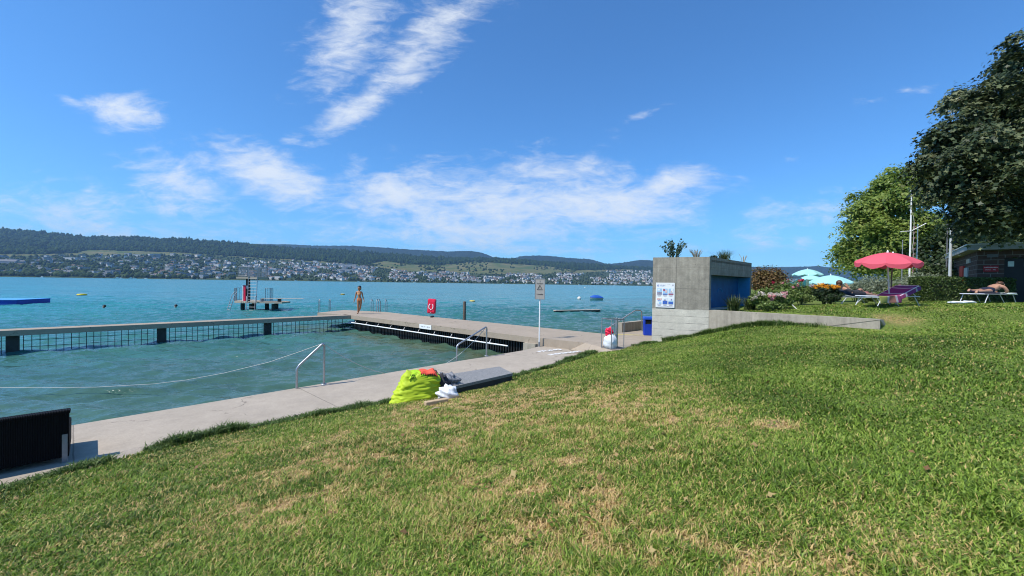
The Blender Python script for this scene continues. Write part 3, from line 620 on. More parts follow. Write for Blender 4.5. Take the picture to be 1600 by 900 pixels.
rz = t.nodes.new('ShaderNodeValToRGB'); rz.color_ramp.interpolation = 'CONSTANT'; e = rz.color_ramp.elements
e[0].position = 0; e[0].color = (.045, .065, .03, 1); e[1].position = .75; e[1].color = (.012, .024, .012, 1); q = e.new(.3); q.color = (.13, .15, .05, 1)
t.links.new(at.outputs['Fac'], rz.inputs[0])
fieldc = t.nodes.new('ShaderNodeValToRGB'); e = fieldc.color_ramp.elements; e[0].position = .35; e[0].color = (.06, .095, .03, 1); e[1].position = .65; e[1].color = (.16, .14, .065, 1); t.links.new(no.outputs['Fac'], fieldc.inputs[0])
isf = mth(t, 'COMPARE', at.outputs['Fac'], .5, .12); mxh = t.nodes.new('ShaderNodeMix'); mxh.data_type = 'RGBA'; t.links.new(isf, mxh.inputs[0]); t.links.new(rz.outputs[0], mxh.inputs[6]); t.links.new(fieldc.outputs[0], mxh.inputs[7]); t.links.new(mxh.outputs[2], b.inputs['Base Color'])
ii = np.arange(PX.size).reshape(PX.shape); FF = np.stack([ii[:-1, :-1], ii[:-1, 1:], ii[1:, 1:], ii[1:, :-1]], -1).reshape(-1, 4)
tag(mk('hills', pts.reshape(-1, 3), FF, m, tint=zone.ravel(), smooth=True, attr='zone'), kind='structure')
# far ridge
cols = np.arange(-900, 2200, 2.0); rows = np.linspace(0, 1.25, 16); PX, RR = np.meshgrid(cols, rows)
E2 = yh(PX)-crest2(PX)+(fbm(PX*.22, RR*5, 3)-.5)*1.6; Yr = 5000+RR*1300+0*PX; ee = np.where(RR <= 1, E2*RR**.9, E2*(1-(RR-1)*2))
kx_ = (PX-800)/F; pts = np.stack([kx_*Yr, Yr, CAMZ+ee*Yr/F], -1); ii = np.arange(PX.size).reshape(PX.shape)
FF = np.stack([ii[:-1, :-1], ii[:-1, 1:], ii[1:, 1:], ii[1:, :-1]], -1).reshape(-1, 4)
M_far = mat('far_forest', (.008, .016, .010), .95, scale=.012, col2=(.024, .036, .018), spec=.05)
tag(mk('far_hills', pts.reshape(-1, 3), FF, M_far, smooth=False), kind='structure')
# lumpy crowns for the woods (one mass nobody could count)
def ico():
    bm = bmesh.new(); bmesh.ops.create_icosphere(bm, subdivisions=1, radius=1); V = np.array([v.co[:] for v in bm.verts]); Fc = np.array([[v.index for v in f.verts] for f in bm.faces]); bm.free(); return V, Fc
IV, IF = ico()
def crowns(name, C, rx, rz, m, kind='stuff'):
    n = len(C); sc_ = np.stack([rx, rx*(.8+.4*RNG.random(n)), rz], -1); J = 1+.28*(RNG.random((n, len(IV), 1))-.5)*2
    V = C[:, None, :]+IV[None]*J*sc_[:, None, :]; Fc = IF[None]+(np.arange(n)*len(IV))[:, None, None]
    return tag(mk(name, V.reshape(-1, 3), Fc.reshape(-1, 3), m, tint=np.repeat(RNG.random(n), len(IV))), kind=kind)
M_wood = leafmat('woodland', [(.006, .014, .006), (.014, .028, .009), (.024, .044, .013), (.036, .06, .016)], .95, 0, .05)
M_town_tree = leafmat('garden_trees', [(.014, .028, .012), (.03, .05, .018), (.06, .085, .03)], .95, 0, .05)
n = 26000; px = RNG.uniform(-260, 1420, n); f0 = np.clip((yh(px)-fieldtop(px))/(yh(px)-crest1(px)), 0, .98); r_ = f0+(1.0-f0)*RNG.random(n)
e_ = (yh(px)-crest1(px))*r_; C = hillpt(px, e_, r_**1.15); hh = RNG.uniform(8, 21, n)*(.6+.8*fbm(px*.25, e_*.3, 2)); C[:, 2] += hh*.35-5
crowns('forest', C, RNG.uniform(6, 13, n), hh, M_wood)
# copses in the fields
n = 900; px = RNG.uniform(560, 1020, n); a = yh(px)-towntop(px); b2 = yh(px)-fieldtop(px); e_ = a+(b2-a)*RNG.random(n); ok = (fbm(px*.045, e_*.2, 3) > .52); px, e_ = px[ok], e_[ok]
C = hillpt(px, e_, uofe(px, e_)); hh = RNG.uniform(5, 10, len(px)); crowns('copse_trees', C, RNG.uniform(5, 9, len(px)), hh, M_wood)
# a thin fringe on the far ridge
n = 5000; px = RNG.uniform(300, 1340, n); e_ = (yh(px)-crest2(px))*RNG.uniform(.8, 1.0, n); r_ = (e_/np.maximum(yh(px)-crest2(px), 1))**1.1; Y = 5000+r_*1300
C = np.stack([(px-800)/F*Y, Y, CAMZ+e_*Y/F-10], -1); crowns('ridge_forest', C, RNG.uniform(12, 22, n), RNG.uniform(10, 18, n), M_far)
# --- houses
M_w1 = mat('white_render', (.66, .64, .60), .8, var=.05); M_w2 = mat('cream_render', (.62, .56, .45), .8, var=.08); M_w3 = mat('grey_render', (.36, .37, .38), .8, var=.08); M_w4 = mat('pink_render', (.55, .34, .28), .8, var=.08)
M_r1 = mat('brown_roof_tiles', (.13, .085, .065), .9, var=.2); M_r2 = mat('grey_roof', (.17, .17, .175), .9, var=.2); M_r3 = mat('pale_flat_roof', (.42, .42, .41), .9, var=.1); M_glz = mat('house_windows', (.05, .06, .07), .3, var=.1)
def house_mb(w, d, h, roof, floors):
    mb = MB(); mb.box((0, 0, h/2-3), (w, d, h+6), 0)
    if roof == 'gable':
        o = .5; x, y = w/2+o, d/2+o; rh = d*.36
        mb.add([(-x, -y, h-.2), (x, -y, h-.2), (x, y, h-.2), (-x, y, h-.2), (-x, 0, h+rh), (x, 0, h+rh)], [(0, 1, 5, 4), (2, 3, 4, 5), (0, 3, 2, 1)], 1)
        mb.add([(-x+o, -y+o, h), (-x+o, y-o, h), (-x+o, 0, h+rh-.5), (x-o, -y+o, h), (x-o, y-o, h), (x-o, 0, h+rh-.5)], [(0, 2, 1), (3, 4, 5)], 0)
    else:
        mb.box((0, 0, h+.25), (w+.6, d+.6, .5), 1)
    nw = max(2, int(w/3.4))
    for f in range(floors):
        z = (f+.55)*h/floors
        for s in (-1, 1):
            for i in range(nw): mb.box(((i+.5)/nw*w-w/2, s*(d/2), z), (w/nw*.5, .12, h/floors*.42), 2)
    return mb
KINDS = [('white_house', 'small white gabled house with brown roof amid trees across the lake', 'far white houses with brown gabled roofs', (11, 9, 5.5), 'gable', 2, M_w1, M_r1),
         ('cream_house', 'cream gabled house with brown roof amid trees across the lake', 'far cream houses with brown gabled roofs', (12, 9.5, 5.5), 'gable', 2, M_w2, M_r1),
         ('white_villa', 'white flat roofed villa on the slope across the lake', 'far white flat roofed villas', (13, 10, 6), 'flat', 2, M_w1, M_r3),
         ('apartment_block', 'grey flat roofed apartment block on the slope across the lake', 'far grey apartment blocks', (24, 11, 9), 'flat', 3, M_w3, M_r2),
         ('white_apartment_block', 'white flat roofed apartment block on the slope across the lake', 'far white apartment blocks', (20, 11, 9), 'flat', 3, M_w1, M_r3),
         ('grey_house', 'white gabled house with grey roof amid trees across the lake', 'far white houses with grey gabled roofs', (11, 9, 5.5), 'gable', 2, M_w1, M_r2)]
HM = [house_mb(*k[3], k[4], k[5]) for k in KINDS]; HME = [mb.mesh(k[0], [k[6], k[7], M_glz]) for mb, k in zip(HM, KINDS)]
hs = []; rr = np.random.default_rng(21)
dens = line([(-80, .36), (120, .42), (300, .6), (400, .9), (560, 1), (640, .8), (760, .9), (850, 1.25), (1020, 1.25), (1100, .5), (1240, .8), (1340, .8)])
while len(hs) < 1700:
    px = rr.uniform(-80, 1345); 
    if rr.random() > dens(px)/1.25: continue
    et = yh(px)-towntop(px); e = et*rr.random()**(.8 if px > 300 else .9)
    if e < 1.5: e = 1.2+rr.random()
    if fbm(np.array([px*.035]), np.array([e*.16]), 3)[0] < (.40 if px > 350 else .45): continue
    u_ = float(uofe(px, e)); p = hillpt(np.float64(px), np.float64(e), u_)
    if px < 330: k = rr.choice(6, p=[.12, .19, .07, .42, .06, .14])
    else: k = rr.choice(6, p=[.27, .16, .2, .08, .07, .22])
    s = rr.uniform(.85, 1.25)*(1.0 if px > 330 else 1.05)
    hs.append((s*(KINDS[k][3][0])/p[1], px, e, k, s, p, rr.uniform(-.7, .7)+(math.pi/2 if rr.random() < .3 else 0)))
hs.sort(key=lambda h: -h[0])
vis = [h for h in hs if 0 < h[1] < 1020 or 1285 < h[1] < 1330]
ind = vis[:270]; ids = set(id(h) for h in ind); rest = [h for h in hs if id(h) not in ids]
for (_, px, e, k, s, p, a) in ind:
    o = link(KINDS[k][0], HME[k]); o.location = p; o.rotation_euler = (0, 0, a); o.scale = (s, s, s); tag(o, KINDS[k][1], 'house', KINDS[k][2])
big = MB()
GMATS = [M_w1, M_w2, M_w3, M_r1, M_r2, M_r3, M_glz]
for (_, px, e, k, s, p, a) in rest:
    ca, sa = math.cos(a)*s, math.sin(a)*s; mm = [GMATS.index(KINDS[k][6]), GMATS.index(KINDS[k][7]), 6]; o = len(big.v); q = HM[k]
    big.v += [(p[0]+v[0]*ca-v[1]*sa, p[1]+v[0]*sa+v[1]*ca, p[2]+v[2]*s) for v in q.v]
    for f, mi_ in zip(q.f, q.m):
        if mi_ == 2: continue
        big.f.append(tuple(i+o for i in f)); big.m.append(mm[mi_]); big.sm.append(False)
tag(big.build('distant_houses', GMATS), kind='stuff')
# singular buildings
def special(name, label, cat, px, py, w, d, h, wall, roof, flat=True, a=0.0, fl=3):
    e = yh(px)-py; p = hillpt(np.float64(px), np.float64(e), float(uofe(px, e))); mb = house_mb(w, d, h, 'flat' if flat else 'gable', fl)
    o = mb.build(name, [wall, roof, M_glz]); o.location = p; o.rotation_euler = (0, 0, a); tag(o, label, cat); return o
special('school_building', 'long low pink building with reddish roof on the town slope', 'building', 500, 418.5, 70, 18, 11, M_w4, M_r1)
special('hospital_building', 'long white flat building right of the pink one on the slope', 'building', 543, 417, 105, 16, 14, M_w3, M_r3, fl=4)
special('office_building', 'long pale blue grey block below the white one on the slope', 'building', 540, 424, 85, 16, 12, M_w3, M_r2, fl=3)
special('lakeside_hall', 'wide grey lakeside hall with white gable end at far left', 'building', 12, 413, 60, 22, 12, M_w3, M_r2, False, .3)
special('terrace_building', 'long white terraced building below the brown field', 'building', 110, 405, 60, 14, 9, M_w1, M_r3)
special('warehouse', 'broad white flat building just below the forest edge', 'building', 216, 400, 52, 18, 8, M_w1, M_r3)
for (px, py, lab) in ((122.5, 419, 'bright white pointed roof above dark lakeside trees, larger of two'), (132, 418.5, 'bright white pointed roof above dark lakeside trees, smaller of two')):
    e = yh(px)-py; p = hillpt(np.float64(px), np.float64(e), float(uofe(px, e))); s = 1.15 if px < 126 else .95
    mb = MB(); mb.add([(-4*s, -2, 0), (4*s, -2, 0), (4*s, 4, 0), (-4*s, 4, 0), (-1.5*s, 0, 11*s), (0, 2, 10*s)], [(0, 1, 5, 4), (1, 2, 5), (2, 3, 4, 5), (3, 0, 4), (0, 3, 2, 1)]); o = mb.build('pointed_roof', M_w1); o.location = p; tag(o, lab, 'roof')
# moored boats along the far bank
bm_ = MB(); bm_.add([(-5, -1.4, 0), (3.5, -1.4, 0), (5.5, 0, .2), (3.5, 1.4, 0), (-5, 1.4, 0), (-5, -1.6, 1.5), (3.5, -1.6, 1.6), (6.2, 0, 1.9), (3.5, 1.6, 1.6), (-5, 1.6, 1.5)], [(0, 1, 6, 5), (1, 2, 7, 6), (2, 3, 8, 7), (3, 4, 9, 8), (4, 0, 5, 9), (5, 6, 7, 8, 9)]); bm_.box((-.8, 0, 2.3), (4, 2.2, 1.4), 0); bm_.box((-.8, 0, 3.05), (4.4, 2.5, .12), 0)
bme = bm_.mesh('motor_boat', M_w1)
for i, px in enumerate((66, 184, 189, 205, 210, 228, 462, 560, 648, 700, 786, 822, 905, 960)):
    Y = float(shoreY(px))-14; o = link('motor_boat', bme); o.location = ((px-800)/F*Y, Y, ZL+.1); o.rotation_euler = (0, 0, (i*1.3) % .8); s = 1.3 if i in (1, 3) else 1.0; o.scale = (s, s, s)
    tag(o, 'tiny white motor boat lying at the far bank', 'boat', 'boats along the far bank')
# trees between the houses, heavier along the water
n = 9000; px = RNG.uniform(-260, 1420, n); r_ = RNG.random(n); et = yh(px)-towntop(px); e_ = et*r_; C = hillpt(px, e_, uofe(px, e_)); hh = RNG.uniform(3.5, 7.5, n)*np.where(px < 330, 1.25, .85)
keep = (r_ > .12) | (RNG.random(n) < .8); C = C[keep]; hh = hh[keep]; C[:, 2] += hh*.4
crowns('garden_trees', C, hh*RNG.uniform(.6, 1.0, len(hh)), hh, M_town_tree)
n = 420; px = RNG.uniform(-260, 560, n); keep = fbm(px*.03, px*0+5, 2) > .45; px = px[keep]; e_ = np.full(len(px), 1.3); C = hillpt(px, e_, uofe(px, e_)); hh = RNG.uniform(6, 12, len(px)); C[:, 2] += hh*.3
crowns('bank_trees', C, hh*.8, hh, M_town_tree)

# ------------------------------------------------------------------ grass blades
def blades(name, X, Y, Hh, Wd, tint, m, lean=.8, follow=None, z=None):
    n = len(X); Z = ground(X, Y, False) if z is None else z; a = RNG.uniform(0, 6.283, n); w = np.stack([np.cos(a), np.sin(a), 0*a], -1)
    b_ = a+math.pi/2+RNG.normal(size=n)*.4; ln = lean*(.35+RNG.random(n)*1.1); d = np.stack([np.cos(b_)*ln, np.sin(b_)*ln, 0*b_], -1)
    d[:, 0] += .08; d[:, 1] += .02
    P = np.stack([X, Y, Z-.004], -1); up = np.array([0, 0, 1.0])
    mid = P+Hh[:, None]*(.58*up+.32*d); tip = P+Hh[:, None]*(.92*up+1.02*d); tip[:, 2] -= Hh*.16*np.minimum(1, ln)**2
    V = np.stack([P-w*Wd[:, None]/2, P+w*Wd[:, None]/2, mid+w*Wd[:, None]*.42, mid-w*Wd[:, None]*.42, tip+w*Wd[:, None]*.06, tip-w*Wd[:, None]*.06], 1)
    i = np.arange(n)[:, None]*6; Fc = np.concatenate([i+np.array([0, 1, 2, 3]), i+np.array([3, 2, 4, 5])], 0)
    o = mk(name, V.reshape(-1, 3), Fc, m, tint=np.repeat(tint, 6)); return tag(o, kind='stuff')
M_grass = leafmat('grass_blades', [(.040, .068, .008), (.106, .182, .018), (.196, .302, .032), (.31, .415, .060), (.46, .42, .12), (.62, .42, .17), (.74, .53, .26)], .5, .28, .3)
rg_ = np.random.default_rng(3)
def scatter(n0, rmin, rmax, power):
    a = rg_.uniform(R(-74), R(82), n0); q = rg_.random(n0); p = 2-power; r = (rmin**p+q*(rmax**p-rmin**p))**(1/p); return np.sin(a)*r, np.cos(a)*r, r
X, Y, r = scatter(1600000, 1.15, 34, 1.62)
s = side(X, Y, edge); inw = side(X, Y, wline)
kp = (s > .03) & ~((np.abs(inw+.1) < .16) & (X < 9.2) & (X > 4.6)); X, Y, r, s = X[kp], Y[kp], r[kp], s[kp]
bed = (side(X, Y, [(10.1, 14.2), (11.8, 14.9), (14.3, 15.6), (40, 22)]) < 0) & (side(X, Y, wline) < -.3); kk_ = ~bed; X, Y, r, s = X[kk_], Y[kk_], r[kk_], s[kk_]
dr = dryness(X, Y); tall = fbm(X*2.2, Y*2.2, 3); hue = fbm(X*.8+9, Y*.8, 3); n = len(X)
kp = rg_.random(n) > dr*.52; X, Y, r, s, dr, tall, hue = (q[kp] for q in (X, Y, r, s, dr, tall, hue)); n = len(X)
Hh = (.014+.040*tall**1.5*1.5)*(1-.22*sstep(1.5, 4, X))*(.6+.8*rg_.random(n))*(1-.35*dr)*np.clip(.95+r*.004, .9, 1.1); Wd = np.clip(.0042+.00095*r, .0052, .02)*(.7+.6*rg_.random(n))
isdry = rg_.random(n) < (.08+.85*dr); tint = np.where(isdry, .66+.34*rg_.random(n)*(.5+.6*dr), np.clip(.02+.42*rg_.random(n)*(.55+.9*hue)+.12*(hue-.5)*2+.10*dr, 0, .62))
blades('grass', X, Y, Hh, Wd, np.clip(tint, 0, 1), M_grass)
# clover and plantain among the grass, a few fallen leaves
M_clover = leafmat('clover_leaves', [(.07, .13, .018), (.13, .21, .03), (.2, .28, .05)], .8, .3, .1)
X2, Y2, r2 = scatter(900, 1.2, 11, 1.5); cl = fbm(X2*1.1+31, Y2*1.1, 3); k = (side(X2, Y2, edge) > .15) & (cl > .50) & (r2 < 10.5); X2, Y2 = X2[k], Y2[k]; k = 9
P2 = np.stack([np.repeat(X2, k)+rg_.normal(size=len(X2)*k)*.035, np.repeat(Y2, k)+rg_.normal(size=len(X2)*k)*.035], -1); P2 = np.c_[P2, ground(P2[:, 0], P2[:, 1], False)+.018+.022*rg_.random(len(P2))]
tag(leaves('clover', P2, .020*(.6+.8*rg_.random(len(P2))), M_clover, None, None, np.array([(-.5, 0), (-.3, -.42), (.25, -.45), (.5, 0), (.25, .45), (-.3, .42)]), rg_.random(len(P2)), 2.2), kind='stuff')
M_fall = leafmat('fallen_leaves', [(.16, .08, .03), (.30, .19, .07), (.40, .30, .12)], .7, .1)
X2, Y2, r2 = scatter(260, 1.6, 16, 1.2); k = side(X2, Y2, edge) > .1; X2, Y2 = X2[k], Y2[k]
tag(leaves('fallen_leaves', np.c_[X2, Y2, ground(X2, Y2, False)+.035], .045*(.6+.8*rg_.random(len(X2))), M_fall, None, None, LEAF6, rg_.random(len(X2)), 1.2), kind='stuff')
# longer, darker grass creeping over the kerb and up the wall
M_tuft = leafmat('edge_grass', [(.022, .05, .010), (.05, .10, .016), (.09, .16, .026), (.16, .22, .055), (.28, .26, .12)], .55, .25, .25)
def along(poly, n, spread, off):
    poly = np.array(poly); seg = np.linalg.norm(np.diff(poly, axis=0), axis=1); c = np.r_[0, np.cumsum(seg)]; t_ = rg_.uniform(0, c[-1], n); i = np.clip(np.searchsorted(c, t_)-1, 0, len(seg)-1); f = (t_-c[i])/seg[i]
    d = np.diff(poly, axis=0)[i]/seg[i][:, None]; nn_ = np.stack([d[:, 1], -d[:, 0]], -1); return poly[i]+d*(f*seg[i])[:, None]+nn_*(off+spread*rg_.normal(size=n))[:, None], t_
e_l = np.array(edge)[1:10]; q, t_ = along(e_l, 40000, .075, .02); k = fbm(t_*1.3, t_*0+2, 3) > .36; q = q[k]; n = len(q); nz = fbm(q[:, 0]*3, q[:, 1]*3, 2); r = np.hypot(q[:, 0], q[:, 1])
blades('edge_grass', q[:, 0], q[:, 1], (.03+.12*nz**1.5)*(.4+1.1*rg_.random(n)), np.clip(.0034+.0012*r, .0045, .02), np.clip(rg_.random(n)*.8, 0, 1), M_tuft, .9)
q, t_ = along([(5.0, 13.45), (6.25, 12.85), (7.4, 11.65), (8.5, 10.45)], 8000, .10, .12); k = rg_.random(len(q)) > sstep(6.9, 8.4, q[:, 0])*1.0; q = q[k]; n = len(q); nz = fbm(q[:, 0]*2.4, q[:, 1]*2.4, 2)
blades('wall_foot_weeds', q[:, 0], q[:, 1], (.04+.14*nz)*(.5+rg_.random(n)), np.full(n, .014), np.clip(rg_.random(n)*.8, 0, 1), M_tuft, .9)

# ------------------------------------------------------------------ haze over the lake
if HAZE_DENSITY:
    mb = MB(); mb.box((500, 3900, 398.5), (19600, 11000, 803)); hz = mb.build('haze', None); hz.data.materials.clear()
    hm = bpy.data.materials.new('haze_air'); hm.use_nodes = True; t = hm.node_tree; t.nodes.clear(); pv = t.nodes.new('ShaderNodeVolumePrincipled'); mo = t.nodes.new('ShaderNodeOutputMaterial')
    pv.inputs['Color'].default_value = (.36, .64, 1, 1); pv.inputs['Density'].default_value = HAZE_DENSITY; pv.inputs['Anisotropy'].default_value = 0.1; t.links.new(pv.outputs[0], mo.inputs['Volume']); hz.data.materials.append(hm); tag(hz, kind='stuff')
# ================================================================== OBJECTS ON AND AROUND THE PATH
M_rope = mat('white_rope', (.50, .50, .46), .8, var=.08, scale=40)
def handrail(name, label, base, base2, h1, h2):
    t = thing(name, label, 'handrail', base); q = base2-base; d = q.normalized()
    mb = MB(); a = Vector((0, 0, h1)); pts = [Vector((0, 0, 0)), Vector((0, 0, h1-.09))]
    dn_ = (q+Vector((0, 0, h2-h1))).normalized()
    for k in range(1, 6):
        f = k/6; pts.append(Vector((0, 0, h1-.09))*(1-f)**2+Vector((0, 0, h1+.01))*2*f*(1-f)+(Vector((0, 0, h1))+dn_*.10)*f*f)
    e_ = q+Vector((0, 0, h2)); pts += [a+dn_*.10, e_-dn_*.07, e_+Vector((0, 0, -.03)), e_+Vector((0, 0, -.09)), Vector((q.x, q.y, -.9))]
    mb.tube(pts, .024, 10); mb.build('bent_tube', M_steel, t)
    mb = MB(); mb.lathe([(0, .012), (.055, .012), (.06, 0)], n=16); mb.build('base_flange', M_steel2, t)
    return t
r1 = W(506, 600.5, -.27); r1b = W(463.5, 607, -.27); handrail('basin_handrail', 'bent steel handrail at the basin steps, nearer the lime green bag', r1, r1b, .88, .42)
r2 = W(760, 556, -.27); r2b = W(713.5, 563, -.27); handrail('basin_handrail', 'bent steel handrail at the basin steps, nearer the sign pole', r2, r2b, .88, .42)
def rope(name, label, a, b, sag, n=36, wob=0.0):
    pts = []
    for i in range(n+1):
        f = i/n; p = a.lerp(b, f); p.z -= sag*4*f*(1-f); p.z = max(p.z, ZL+.08); pts.append(p)
    mb = MB(); mb.tube(pts, .007, 6); return tag(mb.build(name, M_rope), label, 'rope')
t1 = r1+Vector((-.02, .0, .86)); t2 = r2+Vector((-.02, 0, .86))
rope('swimming_rope', 'white rope sagging between the two basin handrails', t1, t2, 1.02)
end = W(-260, 596, ZL+.1); end2 = W(-60, 605, ZL+.02)
mb = MB(); pts = []
for (px, py, z) in [(505, 537, None), (470, 549, .32), (420, 566, -.05), (350, 583, -.42), (290, 594, -.56), (240, 600, -.62), (150, 605, -.66), (60, 606, -.66), (-40, 605, -.66), (-160, 600, -.66)]:
    pts.append(t1 if z is None else W(px, py, z))
mb.tube(pts, .0065, 6); tag(mb.build('swimming_rope', M_rope), 'white rope running from the nearer handrail down onto the basin water', 'rope')
# warning sign on its pole
sb = W(842.5, 541.5, -.27); sg_ = thing('warning_sign', 'tall grey warning sign with black triangle on thin white pole', 'sign', sb)
M_signg = mat('sign_grey', (.36, .335, .30), .6, var=.06)
face = Vector((-.25, -.97, 0)).normalized(); sr = Vector((-face.y, face.x, 0))
mb = MB(); mb.tube([(0, 0, -.3), (0, 0, 2.33)], .024, 12); mb.build('pole', M_white, sg_)
So = orient(sr, (0, 0, 1), face*.035+Vector((0, 0, 1.99)))
mb = MB(); mb.box(So.translation, (.325, .70, .016), 0, So.to_3x3().to_4x4(), .006); bd = mb.build('board', M_signg, sg_)
mb = MB(); Sx = So.to_3x3().to_4x4()
for (c, d) in (((0, .353), (.345, .016)), ((0, -.353), (.345, .016)), ((-.166, 0), (.016, .69)), ((.166, 0), (.016, .69))): mb.box(So @ Vector((c[0], c[1], .002)), (d[0], d[1], .028), 0, Sx)
mb.build('frame', M_steel2, sg_)
def onb(x, y, z=.0095): m_ = So.copy(); m_.translation = So @ Vector((x, y, z)); return m_
text_mesh('Vorsicht', .068, M_inkblack, onb(0, .185), 'lettering', bd, .001, bold=.0012); text_mesh('Untiefe', .075, M_inkblack, onb(0, -.185), 'lettering', bd, .001, bold=.0012)
mb = MB(); tri = [So @ Vector((.10*math.sin(q)*1.0, .03+.105*math.cos(q), .0105)) for q in (0, 2.094, 4.189)]
for i in range(3): mb.tube([tri[i], tri[(i+1) % 3]], .0085, 6)
mb.tube([So @ Vector((0, .065, .0105)), So @ Vector((0, .03, .0105))], .009, 6); mb.ball(So @ Vector((0, .005, .0105)), .010, 0, 8, 6); mb.build('warning_triangle', M_inkblack, bd)
mb = MB(); mb.ball(So @ Vector((0, .285, .008)), (.016, .016, .006), 0, 10, 6); mb.tube([So @ Vector((0, .262, .009)), So @ Vector((0, .235, .009))], .009, 6); mb.build('small_emblem', M_ink, bd)
mb = MB(); mb.tube([(0, 0, -.02), (0, 0, .16)], .034, 10); mb.build('pole_sleeve', M_steel2, sg_)
# lifebuoy cabinet
M_redp = mat('red_plastic', (.72, .015, .055), .35, var=.08); M_wring = mat('white_ring', (.82, .80, .80), .5, var=.03)
lb = W(674.5, 495.7, 0); cab = thing('lifebuoy_cabinet', 'red rounded lifebuoy cabinet on a short black post at the jetty edge', 'lifebuoy cabinet', lb)
fv = Vector((-.12, -.99, 0)).normalized(); rv = Vector((-fv.y, fv.x, 0)); Lc = orient(rv, (0, 0, 1), Vector((0, 0, .62))); Lx = Lc.to_3x3().to_4x4()
Lc = Matrix.Translation((0, 0, .60)) @ Matrix.Rotation(R(3), 4, 'Y') @ Lx; Lx = Lc.to_3x3().to_4x4()
mb = MB(); mb.box(Lc.translation, (.46, .80, .22), 0, Lx, .085); mb.build('housing', M_redp, cab)
mb = MB(); mb.box(Lc @ Vector((0, -.02, .105)), (.40, .62, .04), 0, Lx, .03); cv = mb.build('cover', M_redp, cab)
def arc(cx, cy, a, b2, q0, q1, z, n=14): return [Lc @ Vector((cx+a*math.cos(q), cy+b2*math.sin(q), z)) for q in np.linspace(q0, q1, n)]
mb = MB(); mb.tube(arc(0, -.02, .115, .16, R(-50), R(60), .132), .026, 8); mb.build('ring_emblem', M_wring, cv)
mb = MB(); mb.tube(arc(0, -.02, .115, .16, R(120), R(230), .132), .026, 8); mb.build('ring_emblem', M_wring, cv)
mb = MB(); mb.tube(arc(0, -.02, .115, .16, R(252), R(288), .132), .022, 8); mb.build('ring_emblem', M_wring, cv)
mb = MB(); mb.ball(Lc @ Vector((0, -.33, .105)), .022, 0, 8, 6); mb.build('latch', M_white, cab)
mb = MB(); mb.box((.03, 0, .03), (.09, .09, .40), 0, Lx, .01); mb.build('post', M_black, cab)
# timber pile behind the jetty
pp = W(725.5, 499, ZL+.0); pp = WY(725.5, 500, 21.6)
M_wood_p = mat('weathered_timber', (.13, .10, .075), .85, var=.35, scale=9, bump=.3)
mb = MB(); mb.tube([(0, 0, -2.0), (0, 0, .3), (0, 0, .9)], [.08, .078, .075], 12); mb.ball((0, 0, .9), (.075, .075, .02), 0, 12, 4); o = mb.build('mooring_pile', M_wood_p); o.location = (pp.x, pp.y, 0); tag(o, 'dark timber mooring pile standing in the water behind the jetty', 'pile')
# buoys
M_yelb = mat('yellow_plastic', (.78, .56, .02), .45, var=.06)
def on_water(px, py): return W(px, py, ZL)
for px, py, s, lab in [(128, 461.5, .56, 'yellow drum buoy floating on the open lake beyond the footbridge'), (535.5, 460.5, .42, 'yellow drum buoy floating beside the walking woman'), (738, 471.5, .42, 'yellow drum buoy floating right of the red lifebuoy cabinet')]:
    p = on_water(px, py); by_ = thing('buoy', lab, 'buoy', p, group='yellow drum buoys')
    mb = MB(); mb.lathe([(.05, -.3), (.85, -.28), (.97, -.15), (1.0, .05), (.97, .25), (.85, .36), (.3, .40), (0, .40)], n=22); mb.v = [(x*s, y*s, z*s*.9+.04) for x, y, z in mb.v]; mb.build('float', M_yelb, by_)
    mb = MB(); mb.lathe([(1.01*s, .0), (1.025*s, .03), (1.025*s, .07), (1.01*s, .09)], n=22); mb.build('dark_band', M_black, by_)
for px, py, s, lab in [(905, 468, .34, 'white ball buoy floating beside the blue covered boat'), (914, 450, .42, 'small white ball buoy far out beyond the blue covered boat')]:
    p = on_water(px, py); by_ = thing('ball_buoy', lab, 'buoy', p); mb = MB(); mb.ball((0, 0, s*.6), s); mb.build('float', mat('buoy_white', (.72, .66, .58), .5), by_); mb = MB(); mb.lathe([(s*.55, 0), (s*.85, s*.12), (s*.9, s*.18)], n=16); mb.build('waterline_band', M_redp if px > 910 else M_ink, by_)
# covered boat
M_bluec = mat('blue_tarpaulin', (.02, .10, .42), .6, var=.2, scale=2.5, bump=.3); M_hull = mat('boat_hull', (.55, .55, .50), .4, var=.08)
p = on_water(931, 469.0); bt = thing('covered_boat', 'small moored boat under a blue tarpaulin cover', 'boat', p, R(205)); bt.scale = (.58, .62, .80)
def boat_sec(L, Wd, z0, z1, n=18, tip=.1):
    top = []; bot = []
    for i in range(n+1):
        f = i/n; x = (f-.5)*L; w = Wd*(1-max(0, (f-.55)/.45)**2.2)*(.86+.14*min(1, f*4)); top.append((x, w)); bot.append((x*.94, w*.72))
    return top, bot
tp, bo = boat_sec(4.4, .92, 0, .6); mb = MB(); n = len(tp); vs = []
for (x, w), (x2, w2) in zip(tp, bo): vs += [(x, w, .50+.16*max(0, x/2.2)), (x2, w2, -.1), (x2, -w2, -.1), (x, -w, .50+.16*max(0, x/2.2))]
mb.add(vs, [(4*i+k, 4*(i+1)+k, 4*(i+1)+k+1, 4*i+k+1) for i in range(n-1) for k in range(3)]+[(0, 1, 2, 3)], 0, True); mb.build('hull', M_hull, bt)
mb = MB(); vs = []
for i, (x, w) in enumerate(tp):
    f = i/(n-1); r_ = max(.04, .55*math.sin(math.pi*min(1, (f+.10)/1.1))**.75); z0 = .52+.16*max(0, x/2.2)
    vs += [(x, w*1.03, z0-.10), (x, w*1.04, z0+.02), (x, w*.62, z0+.55*r_+.03), (x, 0, z0+1.0*r_+.05), (x, -w*.62, z0+.55*r_+.03), (x, -w*1.04, z0+.02), (x, -w*1.03, z0-.10)]
